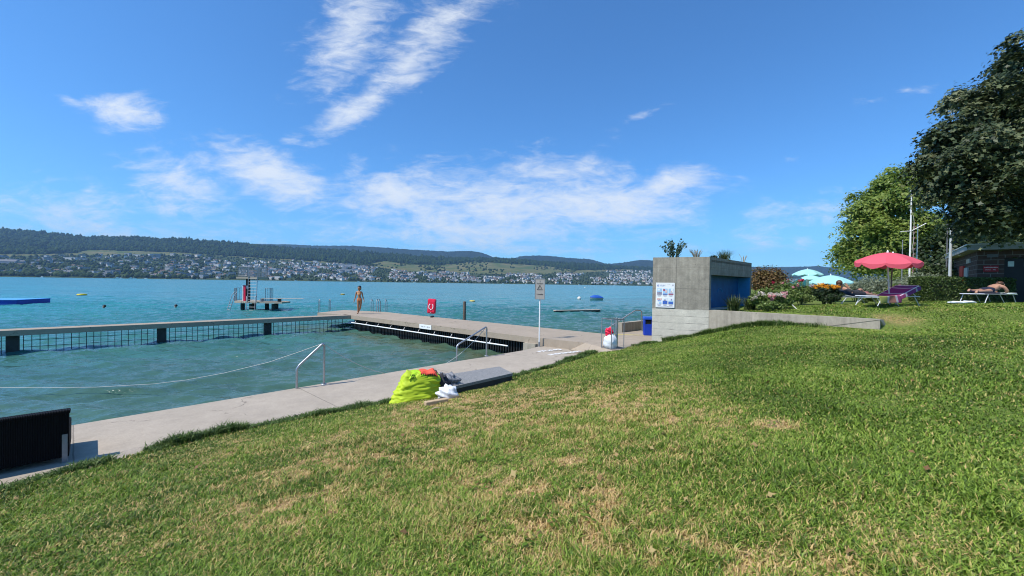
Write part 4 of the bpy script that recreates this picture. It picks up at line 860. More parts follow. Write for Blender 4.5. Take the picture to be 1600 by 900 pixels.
mb.add(vs, [(7*i+k, 7*i+k+1, 7*(i+1)+k+1, 7*(i+1)+k) for i in range(n-1) for k in range(6)]+[tuple(range(7))], 0, True); mb.build('tarpaulin', M_bluec, bt)
mb = MB(); mb.tube([(tp[i][0], tp[i][1]*1.04, .44+.16*max(0, tp[i][0]/2.2)) for i in range(n)], .03, 6); mb.tube([(tp[i][0], -tp[i][1]*1.04, .44+.16*max(0, tp[i][0]/2.2)) for i in range(n)], .03, 6); mb.build('rubbing_strake', M_ink, bt)
# floating beam
a = on_water(866, 488.5); b2 = on_water(937, 487.0); c = (a+b2)/2; d = (b2-a); fbm_ = thing('floating_beam', 'long flat timber beam floating on the lake behind the jetty', 'beam', c, math.atan2(d.y, d.x))
M_pale = mat('pale_planks', (.50, .42, .34), .8, var=.2, scale=6)
mb = MB(); mb.box((0, 0, .20), (d.length, .42, .06), 0, None, .01); mb.build('plank_top', M_pale, fbm_); mb = MB(); mb.box((0, 0, .05), (d.length*.98, .36, .26), 0); mb.build('dark_float', M_dark, fbm_)
# blue raft
c = on_water(8, 477.5); rf = thing('bathing_raft', 'large blue bathing raft with a thin pole at far left', 'raft', (c.x-4.4, c.y+1.8, ZL), R(18))
M_raftb = mat('raft_blue_side', (.004, .045, .33), .55, var=.25, scale=2); M_raftt = mat('raft_blue_top', (.08, .32, .72), .6, var=.08)
mb = MB(); mb.box((0, 0, .2), (7.6, 4.2, .5), 0, None, .05); mb.build('float_body', M_raftb, rf)
mb = MB(); mb.box((0, 0, .47), (7.7, 4.3, .045), 0, None, .012); mb.build('deck', M_raftt, rf)
mb = MB(); mb.tube([(.0, -.9, .49), (.0, -.9, 1.25)], .03, 8); mb.build('pole', M_steel2, rf)
mb = MB(); mb.ball((-.9, -.8, 1.18), (.12, .12, .1)); mb.tube([(-.9, -.8, .49), (-.9, -.8, 1.1)], .02, 6); mb.build('lamp', M_white, rf)
# swimmers (only heads above water)
M_skin = mat('skin', (.42, .22, .14), .55, var=.06, spec=.35); M_tan = mat('tanned_skin', (.36, .17, .085), .5, var=.06, spec=.4); M_hair = mat('dark_hair', (.018, .012, .009), .5, var=.3); M_brown = mat('brown_hair', (.075, .035, .018), .5, var=.3)
for px, py, lab in [(162.5, 481.8, 'swimmer with only the dark haired head above water, nearer the blue raft'), (274.5, 480.8, 'swimmer with only the dark haired head above water, nearer the diving platform')]:
    p = on_water(px, py); t = thing('person', lab, 'person', p)
    skin('body', [((0, 0, -.55), .16), ((0, 0, -.2), .17), ((0, 0, -.05), .07), ((0, -.01, .06), .075), ((0, -.01, .15), .10), ((0, 0, .24), .075), ((.2, 0, -.16), .075), ((.42, -.2, -.2), .05), ((-.2, 0, -.16), .075), ((-.42, -.2, -.2), .05)], [(0, 1), (1, 2), (2, 3), (3, 4), (4, 5), (1, 6), (6, 7), (1, 8), (8, 9)], M_skin, t)
    mb = MB(); mb.ball((0, .035, .20), (.125, .125, .12), 0, 14, 10); mb.build('hair', M_hair, t)

# ---- diving platform
dc = on_water(404, 484.0); dz = -ZL-.02
dp = thing('diving_platform', 'concrete diving platform in the lake with railed tower and springboard', 'diving platform', (dc.x, dc.y, ZL))
k = dc.y/F                                             # metres per pixel there
X_ = lambda px: (px-404)*k
dk = 466+4.2; dzk = (484-470.5)*k                         # deck top above water
M_plat = concrete('platform_concrete', (.40, .33, .25), speck=.15, stain=.2)
mb = MB(); poly = [(X_(361), .7), (X_(372), -.5), (X_(393), -.9), (X_(448), -.75), (X_(449), .5), (X_(425), 1.5), (X_(372), 1.4)]; mb.prism(poly, dzk-.15, dzk); mb.build('deck_slab', M_plat, dp)
for px, yy_ in ((378, .1), (397, -.4), (412, .5), (430.5, -.3), (385, 1.1), (420, 1.2)):
    mb = MB(); mb.tube([(X_(px), yy_, -1.5), (X_(px), yy_, dzk-.22)], .17, 14); mb.build('pillar', M_dark, dp)
up = (484-433.0)*k
mb = MB(); mb.prism([(X_(375), -.55), (X_(408), -.55), (X_(408), 1.0), (X_(375), 1.0)], up-.16, up); mb.build('upper_platform', M_plat, dp)
mb = MB(); mb.prism([(X_(385), -.1), (X_(389.5), -.1), (X_(389.5), .12), (X_(385), .12)], dzk, up-.16); mb.build('tower_column', M_dark, dp)
mb = MB(); mb.box((X_(387.5), -.13, dzk+1.25), (.22, .02, .26), 0); mb.build('white_notice', M_white, dp)
mb = MB(); mb.box((X_(384.2), -.25, dzk+.72), (.26, .07, 1.42), 0, None, .03); mb.build('red_rescue_board', M_redp, dp)
mb = MB(); mb.box((X_(382.6), -.26, dzk+.70), (.07, .09, 1.36), 0, None, .02); mb.build('white_board_edge', M_white, dp)
def railing(nm, pts, z0, h, step, r_=.02, lean=(0, 0)):
    mb = MB()
    for z in (h, .1): mb.tube([Vector((x+lean[0]*z, y+lean[1]*z, z0+z)) for x, y in pts], r_, 6)
    for (xa, ya), (xb, yb) in zip(pts[:-1], pts[1:]):
        n = max(1, int(math.hypot(xb-xa, yb-ya)/step))
        for i in range(n+1):
            f = i/n; x = xa+(xb-xa)*f; y = ya+(yb-ya)*f; mb.tube([(x, y, z0), (x+lean[0]*h, y+lean[1]*h, z0+h)], r_*(1.1 if i in (0, n) else .62), 6)
    return mb.build(nm, M_steel2, dp)
railing('upper_railing', [(X_(408), -.5), (X_(408), .95), (X_(377), .95), (X_(377), -.5), (X_(391.5), -.5)], up, 15.6*k, .10)
railing('lower_railing', [(X_(381), 1.3), (X_(362), .68), (X_(371), -.42), (X_(371.5), -.43)], dzk, 20*k, .2)
railing('lower_railing', [(X_(400), 1.4), (X_(412.5), 1.35), (X_(413), .9)], dzk, 20*k, .16)
mb = MB(); ty = -.55
for s in (0, 1):
    mb.tube([(X_(394.5+13.5*s), ty-.02, up+.85), (X_(394.5+13.5*s), ty-.04, up+.0), (X_(396.5+13.6*s), ty-.34, dzk)], .03, 8)
for i in range(8):
    f = (i+.6)/8.2; z = up+(dzk-up)*f; mb.tube([(X_(395+1.8*f), ty-.04-.3*f, z), (X_(408.3+1.8*f), ty-.04-.3*f, z)], .014, 6)
mb.build('tower_ladder', M_steel2, dp)
mb = MB()
for s in (0, 1): mb.tube([(X_(396.2+13*s), -.82, dzk+.5), (X_(396.2+13*s), -.98, dzk+.42), (X_(396.2+13*s), -1.02, -.9)], .03, 8)
for i in range(4): mb.tube([(X_(396.2), -1.0, .3-.28*i), (X_(409.2), -1.0, .3-.28*i)], .02, 6)
mb.build('water_ladder', M_steel2, dp)
mb = MB()
for s in (0, 1): mb.tube([(X_(378+4*s), -1.0, dzk+.85), (X_(376+4*s), -1.2, dzk+.5), (X_(371.5+4*s), -1.6, -.5)], .028, 8)
for i in range(3): mb.tube([(X_(373+1.2*i), -1.5, .1+.22*i), (X_(377+1.2*i), -1.5, .1+.22*i)], .018, 6)
mb.build('water_ladder', M_steel2, dp)
mb = MB(); mb.box((X_(447), -.5, dzk+.29), (64*k, .34, .03), 0, Matrix.Rotation(R(-.3), 4, 'Y'), .01); mb.build('springboard', M_pale, dp)
mb = MB(); mb.box((X_(441.5), -.5, dzk+.13), (.12, .4, .26), 0); mb.box((X_(441.5), -.5, dzk+.25), (.34, .5, .03), 0); mb.build('board_fulcrum', M_black, dp)
mb = MB(); mb.box((X_(415), -.5, dzk+.13), (.10, .46, .26), 0); mb.build('board_anchor', M_steel2, dp)

# ---- pool ladders at the end of the jetty
def ladder(label, px, py, w, inv=False):
    p = W(px, py, 0); t = thing('pool_ladder', label, 'ladder', p, R(-40), group=None); q = w/2
    for s in (-1, 1):
        mb = MB(); mb.tube([(s*q, -.0, 0), (s*q, .0, .62), (s*q, .05, .76), (s*q, .16, .80), (s*q, .30, .74), (s*q, .36, .6), (s*q, .38, -1.3)], .022, 8); mb.build('rail_tube', M_steel2, t)
    mb = MB()
    for i in range(4): mb.box((0, .38, -.2-.28*i), (w, .09, .025), 0)
    mb.build('tread', M_steel2, t); return t
l_a = W(500.5, 484.6), W(516, 484.0)
t = thing('pool_ladder', 'steel pool ladder at the jetty end behind the footbridge', 'ladder', W(508, 484.6, 0), R(38))
for nm, base, xs, lab in ():
    pass
for s in (-1, 1):
    mb = MB(); mb.tube([(s*.31, 0, -.02), (s*.31, .01, .55), (s*.31, .06, .68), (s*.31, .18, .70), (s*.31, .30, .58), (s*.31, .32, -1.2)], .022, 8); mb.build('rail_tube', M_steel2, t)
mb = MB(); [mb.box((0, .32, -.2-.28*i), (.6, .09, .025), 0) for i in range(3)]; mb.build('treads', M_steel2, t)
for px, w, lab in ((584, .36, 'steel pool ladder on the jetty edge just right of the walking woman'), (596.5, .42, 'steel pool ladder on the jetty edge, farther right of the walking woman')):
    t = thing('pool_ladder', lab, 'ladder', W(px, 487.4, 0), R(-4), group='pool ladders right of the woman')
    for s in (-1, 1):
        mb = MB(); mb.tube([(s*w/2, 0, -.02), (s*w/2, .01, .62), (s*w/2-.02, .08, .76), (s*w/2-.04, .2, .78), (s*w/2, .32, .62), (s*w/2, .34, -1.2)], .020, 8); mb.build('rail_tube', M_steel2, t)
    mb = MB(); [mb.box((0, .34, -.2-.28*i), (w, .09, .025), 0) for i in range(3)]; mb.build('treads', M_steel2, t)

# ---- walking woman
wp = W(561, 490.2, 0); wm = thing('person', 'barefoot woman in a bikini walking along the jetty towards the shore', 'person', wp)
H = 1.0
J = [((.02, .0, .82), (.125, .10)), ((.015, 0, .95), (.105, .08)), ((.0, 0, 1.10), (.115, .085)), ((-.01, -.01, 1.24), (.105, .075)), ((-.005, -.01, 1.335), .045), ((.0, -.02, 1.40), .060), ((.005, -.03, 1.475), (.092, .108)), ((.005, -.015, 1.565), (.085, .10)),
     ((-.16, 0, 1.275), .052), ((-.22, .03, 1.02), .038), ((-.275, .0, .80), .028), ((-.285, -.01, .74), (.034, .018)),
     ((.15, 0, 1.265), .052), ((.185, .05, 1.02), .038), ((.265, .02, .82), .028), ((.28, .01, .76), (.034, .018)),
     ((-.065, 0, .80), .098), ((-.035, -.06, .48), .062), ((-.045, -.02, .30), .056), ((-.06, .0, .085), .036), ((-.055, -.06, .03), .036), ((-.05, -.16, .02), (.038, .018)),
     ((.095, 0, .80), .098), ((.07, .03, .48), .062), ((.0, .16, .30), .056), ((-.13, .30, .13), .036), ((-.14, .28, .07), .036), ((-.14, .19, .025), (.038, .018))]
Ed = [(0, 1), (1, 2), (2, 3), (3, 4), (4, 5), (5, 6), (6, 7), (3, 8), (8, 9), (9, 10), (10, 11), (3, 12), (12, 13), (13, 14), (14, 15), (0, 16), (16, 17), (17, 18), (18, 19), (19, 20), (20, 21), (0, 22), (22, 23), (23, 24), (24, 25), (25, 26), (26, 27)]
def fingers(J, Ed, hand, dr, side_):
    dr = Vector(dr).normalized(); sd_ = Vector(side_).normalized(); h = Vector(J[hand][0])
    for i, L_ in enumerate((.062, .07, .066, .05)):
        a = h+sd_*(.018*(i-1.5))+dr*.03; b_ = a+dr*L_*.55+Vector((0, -.008, 0)); c_ = b_+dr*L_*.45+Vector((0, -.016, 0)); n0 = len(J)
        J += [(tuple(a), .0095), (tuple(b_), .0088), (tuple(c_), .0075)]; Ed += [(hand, n0), (n0, n0+1), (n0+1, n0+2)]
    a = h-sd_*.03-dr*.005+Vector((0, -.01, 0)); b_ = a+dr*.03-sd_*.014+Vector((0, -.014, 0)); n0 = len(J); J += [(tuple(a), .011), (tuple(b_), .009)]; Ed += [(hand, n0), (n0, n0+1)]
fingers(J, Ed, 11, (-.12, -.05, -1), (0, 1, 0)); fingers(J, Ed, 15, (.15, -.05, -1), (0, 1, 0))
wb = skin('body', J, Ed, M_tan, wm)
mb = MB(); mb.ball((.005, .018, 1.55), (.104, .112, .092), 0, 16, 10); mb.ball((.005, .035, 1.47), (.100, .080, .10), 0, 14, 10); mb.ball((.005, .12, 1.58), (.06, .06, .06), 0, 12, 8); mb.build('hair', M_hair, wm)
mb = MB(); mb.ball((.005, -.118, 1.475), (.011, .018, .018), 0, 8, 6); mb.build('nose', M_tan, wm)
for s in (-1, 1):
    mb = MB(); mb.ball((.005+s*.032, -.103, 1.505), (.013, .008, .008), 0, 8, 6); mb.build('eye', M_inkblack, wm)
mb = MB(); mb.ball((.005, -.105, 1.432), (.024, .009, .007), 0, 8, 6); mb.build('mouth', mat('lips', (.30, .08, .06), .5), wm)
M_bik = mat('peach_bikini', (.74, .34, .14), .6, var=.05)
garment(wb, 'bikini_top', M_bik, lambda c, n: 1.125 < c.z < 1.235-.0*abs(c.x) and abs(c.x+.008) < .125)
M_bik2 = mat('coral_bikini', (.62, .20, .07), .55, var=.05)
garment(wb, 'bikini_bottom', M_bik2, lambda c, n: .735+.55*max(0, abs(c.x-.018)-.03) < c.z < .895 and abs(c.x-.018) < .19)

# ---- lime bag and what lies beside it
M_lime = mat('lime_fabric', (.44, .56, .018), .65, var=.08, scale=5); M_limed = mat('lime_towel', (.36, .58, .02), .85, var=.2, scale=20); M_coral = mat('coral_towel', (.85, .10, .055), .85, var=.1, scale=20)
bp0 = W(652, 630, -.235); bagl = thing('beach_bag', 'large slumped lime green fabric bag on the grass edge', 'bag', bp0, R(20))
def bag_mesh():
    nu, nv = 72, 40; vs = []; rb = np.random.default_rng(4)
    for j in range(nv+1):
        f = j/nv; z = .60*f; prof = (.98+.14*math.sin(min(1, f*2.2)*math.pi*.5)-.34*f**1.5-.14*max(0, (f-.8)/.2)**2)
        for i in range(nu):
            q = 2*math.pi*i/nu; ex = .75; cx_, sy_ = math.cos(q), math.sin(q); x = math.copysign(abs(cx_)**ex, cx_); y = math.copysign(abs(sy_)**ex, sy_)
            w = .060*(abs(2*float(fbm(np.array([q*1.1+f*2.4+3]), np.array([f*6.5-q*.8+20]), 3)[0])-1)-.22)*(.35+.65*min(1, 4*f))+.022*(abs(2*float(fbm(np.array([q*3.1-f*3+9]), np.array([f*15+q*1.5+4]), 2)[0])-1)-.3)+.006*math.sin(q*6+f*6)
            fl = .13*(1-f)**4
            vs.append(((.385*prof+w+fl*abs(cx_)*.7)*x-.07+.17*f+.04*f*f*math.cos(q), (.24*prof+w+fl*.4)*y, z*(1-.10*math.cos(q)*f)+.018*math.sin(q*4+1)*f))
    fs = [(j*nu+i, j*nu+(i+1) % nu, (j+1)*nu+(i+1) % nu, (j+1)*nu+i) for j in range(nv) for i in range(nu)]
    fs.append(tuple(range(nu-1, -1, -1))); return vs, fs
vs, fs = bag_mesh(); mb = MB(); mb.add(vs, fs, 0, True); top = vs[-72:]; mb.add(top+[(sum(v[0] for v in top)/72, sum(v[1] for v in top)/72, .48)], [(i, (i+1) % 72, 72) for i in range(72)], 0, True); mb.build('bag_body', M_lime, bagl)
def cloth(name, pts_grid, m, parent=None, thick=.012):
    nv = len(pts_grid); nu = len(pts_grid[0]); vs = [p for row in pts_grid for p in row]; up_ = [(p[0], p[1], p[2]-thick) for p in vs]; o = len(vs)
    fs = [(j*nu+i, j*nu+i+1, (j+1)*nu+i+1, (j+1)*nu+i) for j in range(nv-1) for i in range(nu-1)]; fb_ = [(o+a, o+d, o+c, o+b) for a, b, c, d in fs]
    rim = [i for i in range(nu)]+[j*nu+nu-1 for j in range(1, nv)]+[(nv-1)*nu+i for i in range(nu-2, -1, -1)]+[j*nu for j in range(nv-2, 0, -1)]
    sd_ = [(rim[i], o+rim[i], o+rim[(i+1) % len(rim)], rim[(i+1) % len(rim)]) for i in range(len(rim))]
    mb = MB(); mb.add(vs+up_, fs+fb_+sd_, 0, True); return mb.build(name, m, parent)
def drape(x0, x1, y0, y1, zf, nx_=26, ny_=18, amp=.014, seed=0):
    g = []
    for j in range(ny_):
        row = []
        for i in range(nx_):
            x = x0+(x1-x0)*i/(nx_-1); y = y0+(y1-y0)*j/(ny_-1); row.append((x, y, zf(x, y)+amp*math.sin(x*31+seed+3*math.sin(y*17))+amp*.8*math.sin(y*37+seed*2+2*math.sin(x*13))))
        g.append(row)
    return g
hang = lambda x, y: .600-.06*x-1.1*max(0, -y-.13)**1.3*2-.9*max(0, y-.16)-1.0*max(0, x-.31)-.9*max(0, -x-.12)
tw = thing('beach_towel', 'lime and coral towel folded over the top of the lime bag', 'towel', bp0, R(20))
cloth('lime_fold', drape(-.18, .16, -.19, .17, lambda x, y: hang(x, y)+.012), M_limed, tw)
cloth('coral_fold', drape(.04, .36, -.17, .15, lambda x, y: hang(x, y)+.042, seed=2), M_coral, tw)
mb = MB()
for i in range(8):
    x = .05+i*.034; y = -.215; mb.box((x, -.178, hang(x, -.175)+.035), (.013, .012, .052), 0, Matrix.Rotation(R(12), 4, 'X'))
mb.build('striped_border', M_inkblack, tw)
mb = MB()
for i in range(6): mb.box((-.15+.03*(i % 3)+.02*(i//3), -.17-.03*(i//3), .60-.045*(i//3)), (.016, .02, .014), 0)
mb.build('dotted_print', M_inkblack, tw)
bagl.scale = (.92, .92, .90); tw.scale = (.92, .92, .90)
M_pbag = mat('white_plastic_bag', (.74, .75, .77), .4, var=.06, scale=12, bump=.4); M_cloth = mat('dark_clothes', (.03, .03, .035), .8, var=.5, scale=9); M_grey_c = mat('grey_printed_cloth', (.34, .35, .37), .8, scale=26, col2=(.05, .05, .06))
def lump(name, label, cat, px, py, r_, m, seed, z=None, k=.28):
    p = G(px, py)-Vector((0, 0, .02)) if z is None else W(px, py, z); rb = np.random.default_rng(seed); ph = rb.random(8)*6.28; mb = MB(); nu, nv = 32, 20; vs = []
    for j in range(nv+1):
        for i in range(nu):
            a, b_ = math.pi*j/nv, 2*math.pi*i/nu; d = Vector((math.sin(a)*math.cos(b_), math.sin(a)*math.sin(b_), math.cos(a))); w = 1+k*(math.sin(5*d.x+ph[0]+2*d.z)*math.sin(6*d.y+ph[1])+.6*math.sin(9*d.z+ph[2]+4*d.x)+.5*math.sin(13*d.x+ph[3]+5*d.y))*.6
            vs.append((d.x*r_[0]*w, d.y*r_[1]*w, max(0, d.z*r_[2]*w+r_[2]*.8)))
    mb.add(vs, [(j*nu+i, (j+1)*nu+i, (j+1)*nu+(i+1) % nu, j*nu+(i+1) % nu) for j in range(nv) for i in range(nu)], 0, True); o = mb.build(name, m); o.location = p; return tag(o, label, cat)
lump('plastic_bag', 'crumpled white plastic bag lying in the grass right of the lime bag', 'plastic bag', 699, 623, (.17, .10, .13), M_pbag, 3)
lump('printed_cloth', 'black and white printed cloth heaped against the end of the low stone slab', 'cloth', 699, 604, (.19, .13, .14), M_grey_c, 5, -.02, .4)
lump('dark_clothes', 'heap of dark clothes between the lime bag and the white plastic bag', 'clothes', 687, 619, (.17, .13, .24), M_cloth, 8, None, .36)
for px, py, s, lab in ((684, 628.5, .05, 'grey pebble beside the lime bag, next to the wooden board'), (691, 627, .055, 'dark shoe sized stone right of the grey pebble')): lump('stone', lab, 'stone', px, py, (s*1.3, s, s*.8), M_grey_c if px < 690 else M_cloth, int(px), None, .2)
M_plank = mat('pale_board_wood', (.50, .36, .21), .8, var=.15, scale=9)
a, b2 = G(664, 635), G(699, 628); d = b2-a; mb = MB(); mb.box((0, 0, .03), (d.length, .09, .07), 0, Matrix.Rotation(math.atan2(d.y, d.x), 4, 'Z'), .012); o = mb.build('wooden_board', M_plank); o.location = (a+b2)/2; tag(o, 'short pale wooden board lying at the foot of the lime bag', 'board')
a, b2 = G(674, 646), G(687, 643); mb = MB(); mb.tube([(0, 0, .05), tuple((b2-a)*.5+Vector((0, 0, .062))), tuple(b2-a+Vector((0, 0, .05)))], [.008, .011, .006], 7); o = mb.build('stick', M_plank); o.location = a; tag(o, 'small bare stick lying on the dry grass below the lime bag', 'stick')
# low stone slab
M_slab = mat('grey_stone_slab', (.10, .105, .11), .75, scale=55, col2=(.36, .345, .32), bump=.5, bscale=60)
sl = [W(690, 595, .04), W(700, 585, .04), W(780, 572.5, .04), W(801, 583, .04), W(712, 603, .04)]
cs = sum(sl, Vector())/len(sl); sb_ = thing('stone_slab', 'low grey stone slab bench between the path and the grass, right of the lime bag', 'bench', (cs.x, cs.y, -.26))
mb = MB(); mb.prism([(p.x-cs.x, p.y-cs.y) for p in sl], .245, .30); mb.build('slab_top', M_slab, sb_)
mb = MB(); mb.prism([((p.x-cs.x)*.985, (p.y-cs.y)*.985) for p in sl], -.1, .243); mb.build('shade_plinth', M_dark, sb_)  # dark colour puts the slab's shaded front and undercut into the plinth
# wicker furniture at the left edge
M_wick = mat('black_wicker', (.004, .004, .005), .75, spec=.15, var=.4, scale=60, bump=.6, bscale=90); m = M_wick; t = m.node_tree
wv = t.nodes.new('ShaderNodeTexWave'); wv.wave_type = 'BANDS'; wv.bands_direction = 'X'; wv.inputs['Scale'].default_value = 26; tcn = [n for n in t.nodes if n.type == 'TEX_COORD'][0]; t.links.new(tcn.outputs['Object'], wv.inputs['Vector'])
bpn = [n for n in t.nodes if n.type == 'BUMP'][0]; t.links.new(wv.outputs['Fac'], bpn.inputs['Height'])
w0 = W(108, 720.5, -.265); w1 = W(0, 742.5, -.265); wd_ = (w1-w0).normalized(); wnn = Vector((-wd_.y, wd_.x, 0)); wnn = wnn if wnn.y > 0 else -wnn
hgt = .565
sofa = thing('wicker_sofa', 'black wicker outdoor sofa seen from behind on the pale path', 'sofa', w0, math.atan2(wd_.y, wd_.x))
LL = 2.1; sgn = 1 if (wd_.cross(wnn)).z > 0 else -1
mb = MB(); mb.box((LL/2, sgn*.05, .03+hgt/2), (LL, .09, hgt-.05), 0, None, .012); mb.build('backrest', M_wick, sofa)
mb = MB(); mb.box((LL/2, sgn*.05, hgt+.02), (LL+.02, .12, .045), 0, None, .015); mb.build('top_rail', M_wick, sofa)
mb = MB(); mb.box((LL/2, sgn*.42, .20), (LL, .66, .30), 0, None, .02); mb.build('seat_base', M_wick, sofa)
mb = MB(); mb.box((LL/2, sgn*.42, .40), (LL-.2, .62, .10), 0, None, .03); mb.build('seat_cushion', M_ink, sofa)
for xx in (.035, LL-.035):
    mb = MB(); mb.box((xx+ (0 if xx < 1 else 0), sgn*.02, .16), (.045, .05, .33), 0); mb.build('corner_leg', M_steel2, sofa)
mb = MB(); mb.box((LL-.06, sgn*.42, .32), (.10, .66, .5), 0, None, .02); mb.build('armrest', M_wick, sofa)
# bin-bag holder, bag, grey post, bin, poster
hb = W(957, 545, -.02); hold = thing('bag_holder', 'thin square steel frame holding a white rubbish bag', 'bag holder', hb, R(25))
q = .23; zt = .90
for sx, sy in ((-1, -1), (1, -1), (1, 1), (-1, 1)):
    mb = MB(); mb.tube([(sx*q, sy*q, -.12), (sx*q, sy*q, zt)], .012, 6); mb.build('leg', M_steel2, hold)
mb = MB(); mb.tube([(-q, -q, zt), (q, -q, zt), (q, q, zt), (-q, q, zt), (-q, -q, zt)], .013, 6); mb.tube([(-q, -q, .04), (q, -q, .04), (q, q, .04), (-q, q, .04), (-q, -q, .04)], .010, 6); mb.build('frame', M_steel2, hold)
lump('rubbish_bag', 'full white rubbish bag in the steel frame beside the grey post', 'rubbish bag', 953.5, 546, (.205, .2, .27), M_pbag, 12, -.03, .10)
o = lump('red_bag', 'crumpled red bag tucked on top of the white rubbish bag', 'bag', 951.5, 546, (.12, .11, .13), M_redp, 14, -.03, .3); o.location.z += .41
gp = W(963, 546, -.05); mb = MB(); mb.tube([(0, 0, -.2), (0, 0, .955)], .042, 12); mb.ball((0, 0, .955), (.042, .042, .012), 0, 12, 4); o = mb.build('post', M_steel, None); o.location = gp; tag(o, 'thick grey metal post beside the rubbish bag frame', 'post')
hr0 = W(1003.5, 517.5, 0); hrl = WY(945.5, 515, hr0.y-.4); hrail = thing('stair_handrail', 'pale tubular handrail sloping down to the lake left of the blue bin', 'handrail', hr0)
L_ = lambda p: p-hr0
pT = WY(992.5, 484.8, hr0.y-.1); pR = WY(1002.5, 485.0, hr0.y); pM = WY(973, 496.3, hr0.y-.25)
mb = MB(); mb.tube([L_(hrl)+Vector((0, 0, -.02)), L_(pT)-(pT-hrl).normalized()*.06, L_(pT)+Vector((.05, 0, .01)), L_(pR)-Vector((.06, 0, 0)), L_(pR)+Vector((0, 0, -.05)), Vector((0, 0, 0))], .026, 8); mb.build('rail_tube', M_steel, hrail)
mb = MB(); mb.tube([L_(pM), L_(Vector((pM.x, pM.y, -.6)))], .03, 8); mb.build('mid_post', M_steel, hrail)
mb = MB(); mb.tube([L_(hrl), L_(Vector((hrl.x, hrl.y, -1.2)))], .024, 8); mb.build('end_post', M_steel, hrail)
bn = W(1012.5, 523.6, 0); bin_ = thing('waste_bin', 'blue metal waste bin against the pale kiosk base', 'bin', bn, R(-8)); bw, bh = .34, .68
mb = MB(); mb.box((0, 0, .21), (bw, .3, .42), 0, None, .012); mb.box((-bw/2+.02, 0, .51), (.04, .3, .19), 0); mb.box((bw/2-.035, 0, .51), (.07, .3, .19), 0); mb.box((0, .13, .51), (bw-.12, .04, .19), 0); mb.build('body', M_blue, bin_)
mb = MB(); mb.box((0, 0, .65), (bw+.03, .34, .10), 0, None, .02); mb.build('lid', mat('blue_lid', (.02, .10, .55), .4), bin_)
mb = MB(); mb.box((-.01, -.0, .49), (bw-.13, .22, .14), 0); mb.build('opening_shade_block', M_black, bin_)  # black block in place of the shade inside the bin's mouth
p_ = WY(1037.5, 460.5, 13.3); fn = Vector((fdir.y, -fdir.x, 0)); pc = K0+fdir*.40; pc = pc+fn*.016
ps_c = Vector((pc.x, pc.y, 1.585)); po = thing('safety_poster', 'white safety rules poster with six blue and red pictures on the kiosk', 'poster', ps_c)
Po = orient(fdir, (0, 0, 1), (0, 0, 0)); 
def pbox(x, y, w, h, z, m, par, nm): mb = MB(); mb.box(Po @ Vector((x, y, z)), (w, h, .004), 0, Po); return mb.build(nm, m, par)
mb = MB(); mb.box((0, 0, 0), (.585, .82, .014), 0, Po, .004); board_ = mb.build('board', M_white, po)
M_pb = mat('print_blue', (.05, .13, .45), .6, var=.05); M_pr = mat('print_red', (.42, .05, .10), .6, var=.05); M_pl = mat('print_light_blue', (.35, .55, .72), .6, var=.05); M_pp = mat('print_purple_grey', (.30, .27, .36), .6); M_pale2 = mat('print_skin', (.75, .50, .45), .6)
def picture(cx_, cy_, bands):
    b = pbox(cx_, cy_, .148, .20, .0085, M_pl if bands[0] == 'l' else mat('print_pale', (.72, .76, .80), .6), board_, 'picture')
    for (x, y, w, h, mm) in bands[1]: pbox(cx_+x, cy_+y, w, h, .0125, mm, b, 'picture_shape')
    for i in range(3): pbox(cx_, cy_-.125-.016*i, .125-.02*i, .005, .008, M_pp, board_, 'caption_line')
xs = (-.178, 0, .178)
picture(xs[0], .12, ('l', [(0, -.06, .148, .08, M_pp), (-.02, .05, .08, .05, M_white), (.01, -.05, .03, .05, M_white)])); picture(xs[1], .12, ('l', [(-.035, .05, .05, .06, M_pr), (.03, .01, .05, .09, M_pale2), (0, -.085, .148, .03, M_pb)])); picture(xs[2], .12, ('l', [(.03, .03, .06, .12, M_white), (0, -.08, .148, .035, M_pr), (.005, -.01, .03, .06, M_pale2)]))
picture(xs[0], -.19, ('p', [(0, .06, .148, .06, M_pale2), (0, .055, .03, .035, M_inkblack), (0, -.0, .10, .02, M_pb), (.03, -.07, .07, .06, M_pl)])); picture(xs[1], -.19, ('p', [(0, -.045, .148, .11, M_pb), (-.01, .025, .06, .05, M_pp)])); picture(xs[2], -.19, ('p', [(0, -.06, .148, .08, M_pb), (0, -.005, .148, .04, M_pl), (.02, .05, .04, .05, M_pp)]))
def ptext(s, size, x, y, m, bold=0): T = Po.copy(); T.translation = Po @ Vector((x, y, .0078)); text_mesh(s, size, m, T, 'lettering', board_, .0006, 'LEFT', bold)
ptext('6', .10, -.25, .315, M_pb, .002); ptext('Baderegeln', .040, -.175, .33, M_pb); ptext('am Wasser', .032, -.175, .288, M_pl); ptext('6', .085, .215, .33, M_pp, .002); ptext('Sicherheit', .02, .07, .355, M_pp)
pbox(-.08, -.365, .34, .008, .008, M_pp, board_, 'caption_line'); pbox(.17, -.375, .18, .012, .008, M_pp, board_, 'caption_line')
# dry yellow tuft behind the bin
M_straw = leafmat('straw_leaves', [(.30, .24, .10), (.45, .38, .18), (.22, .26, .08)], .6, .3)
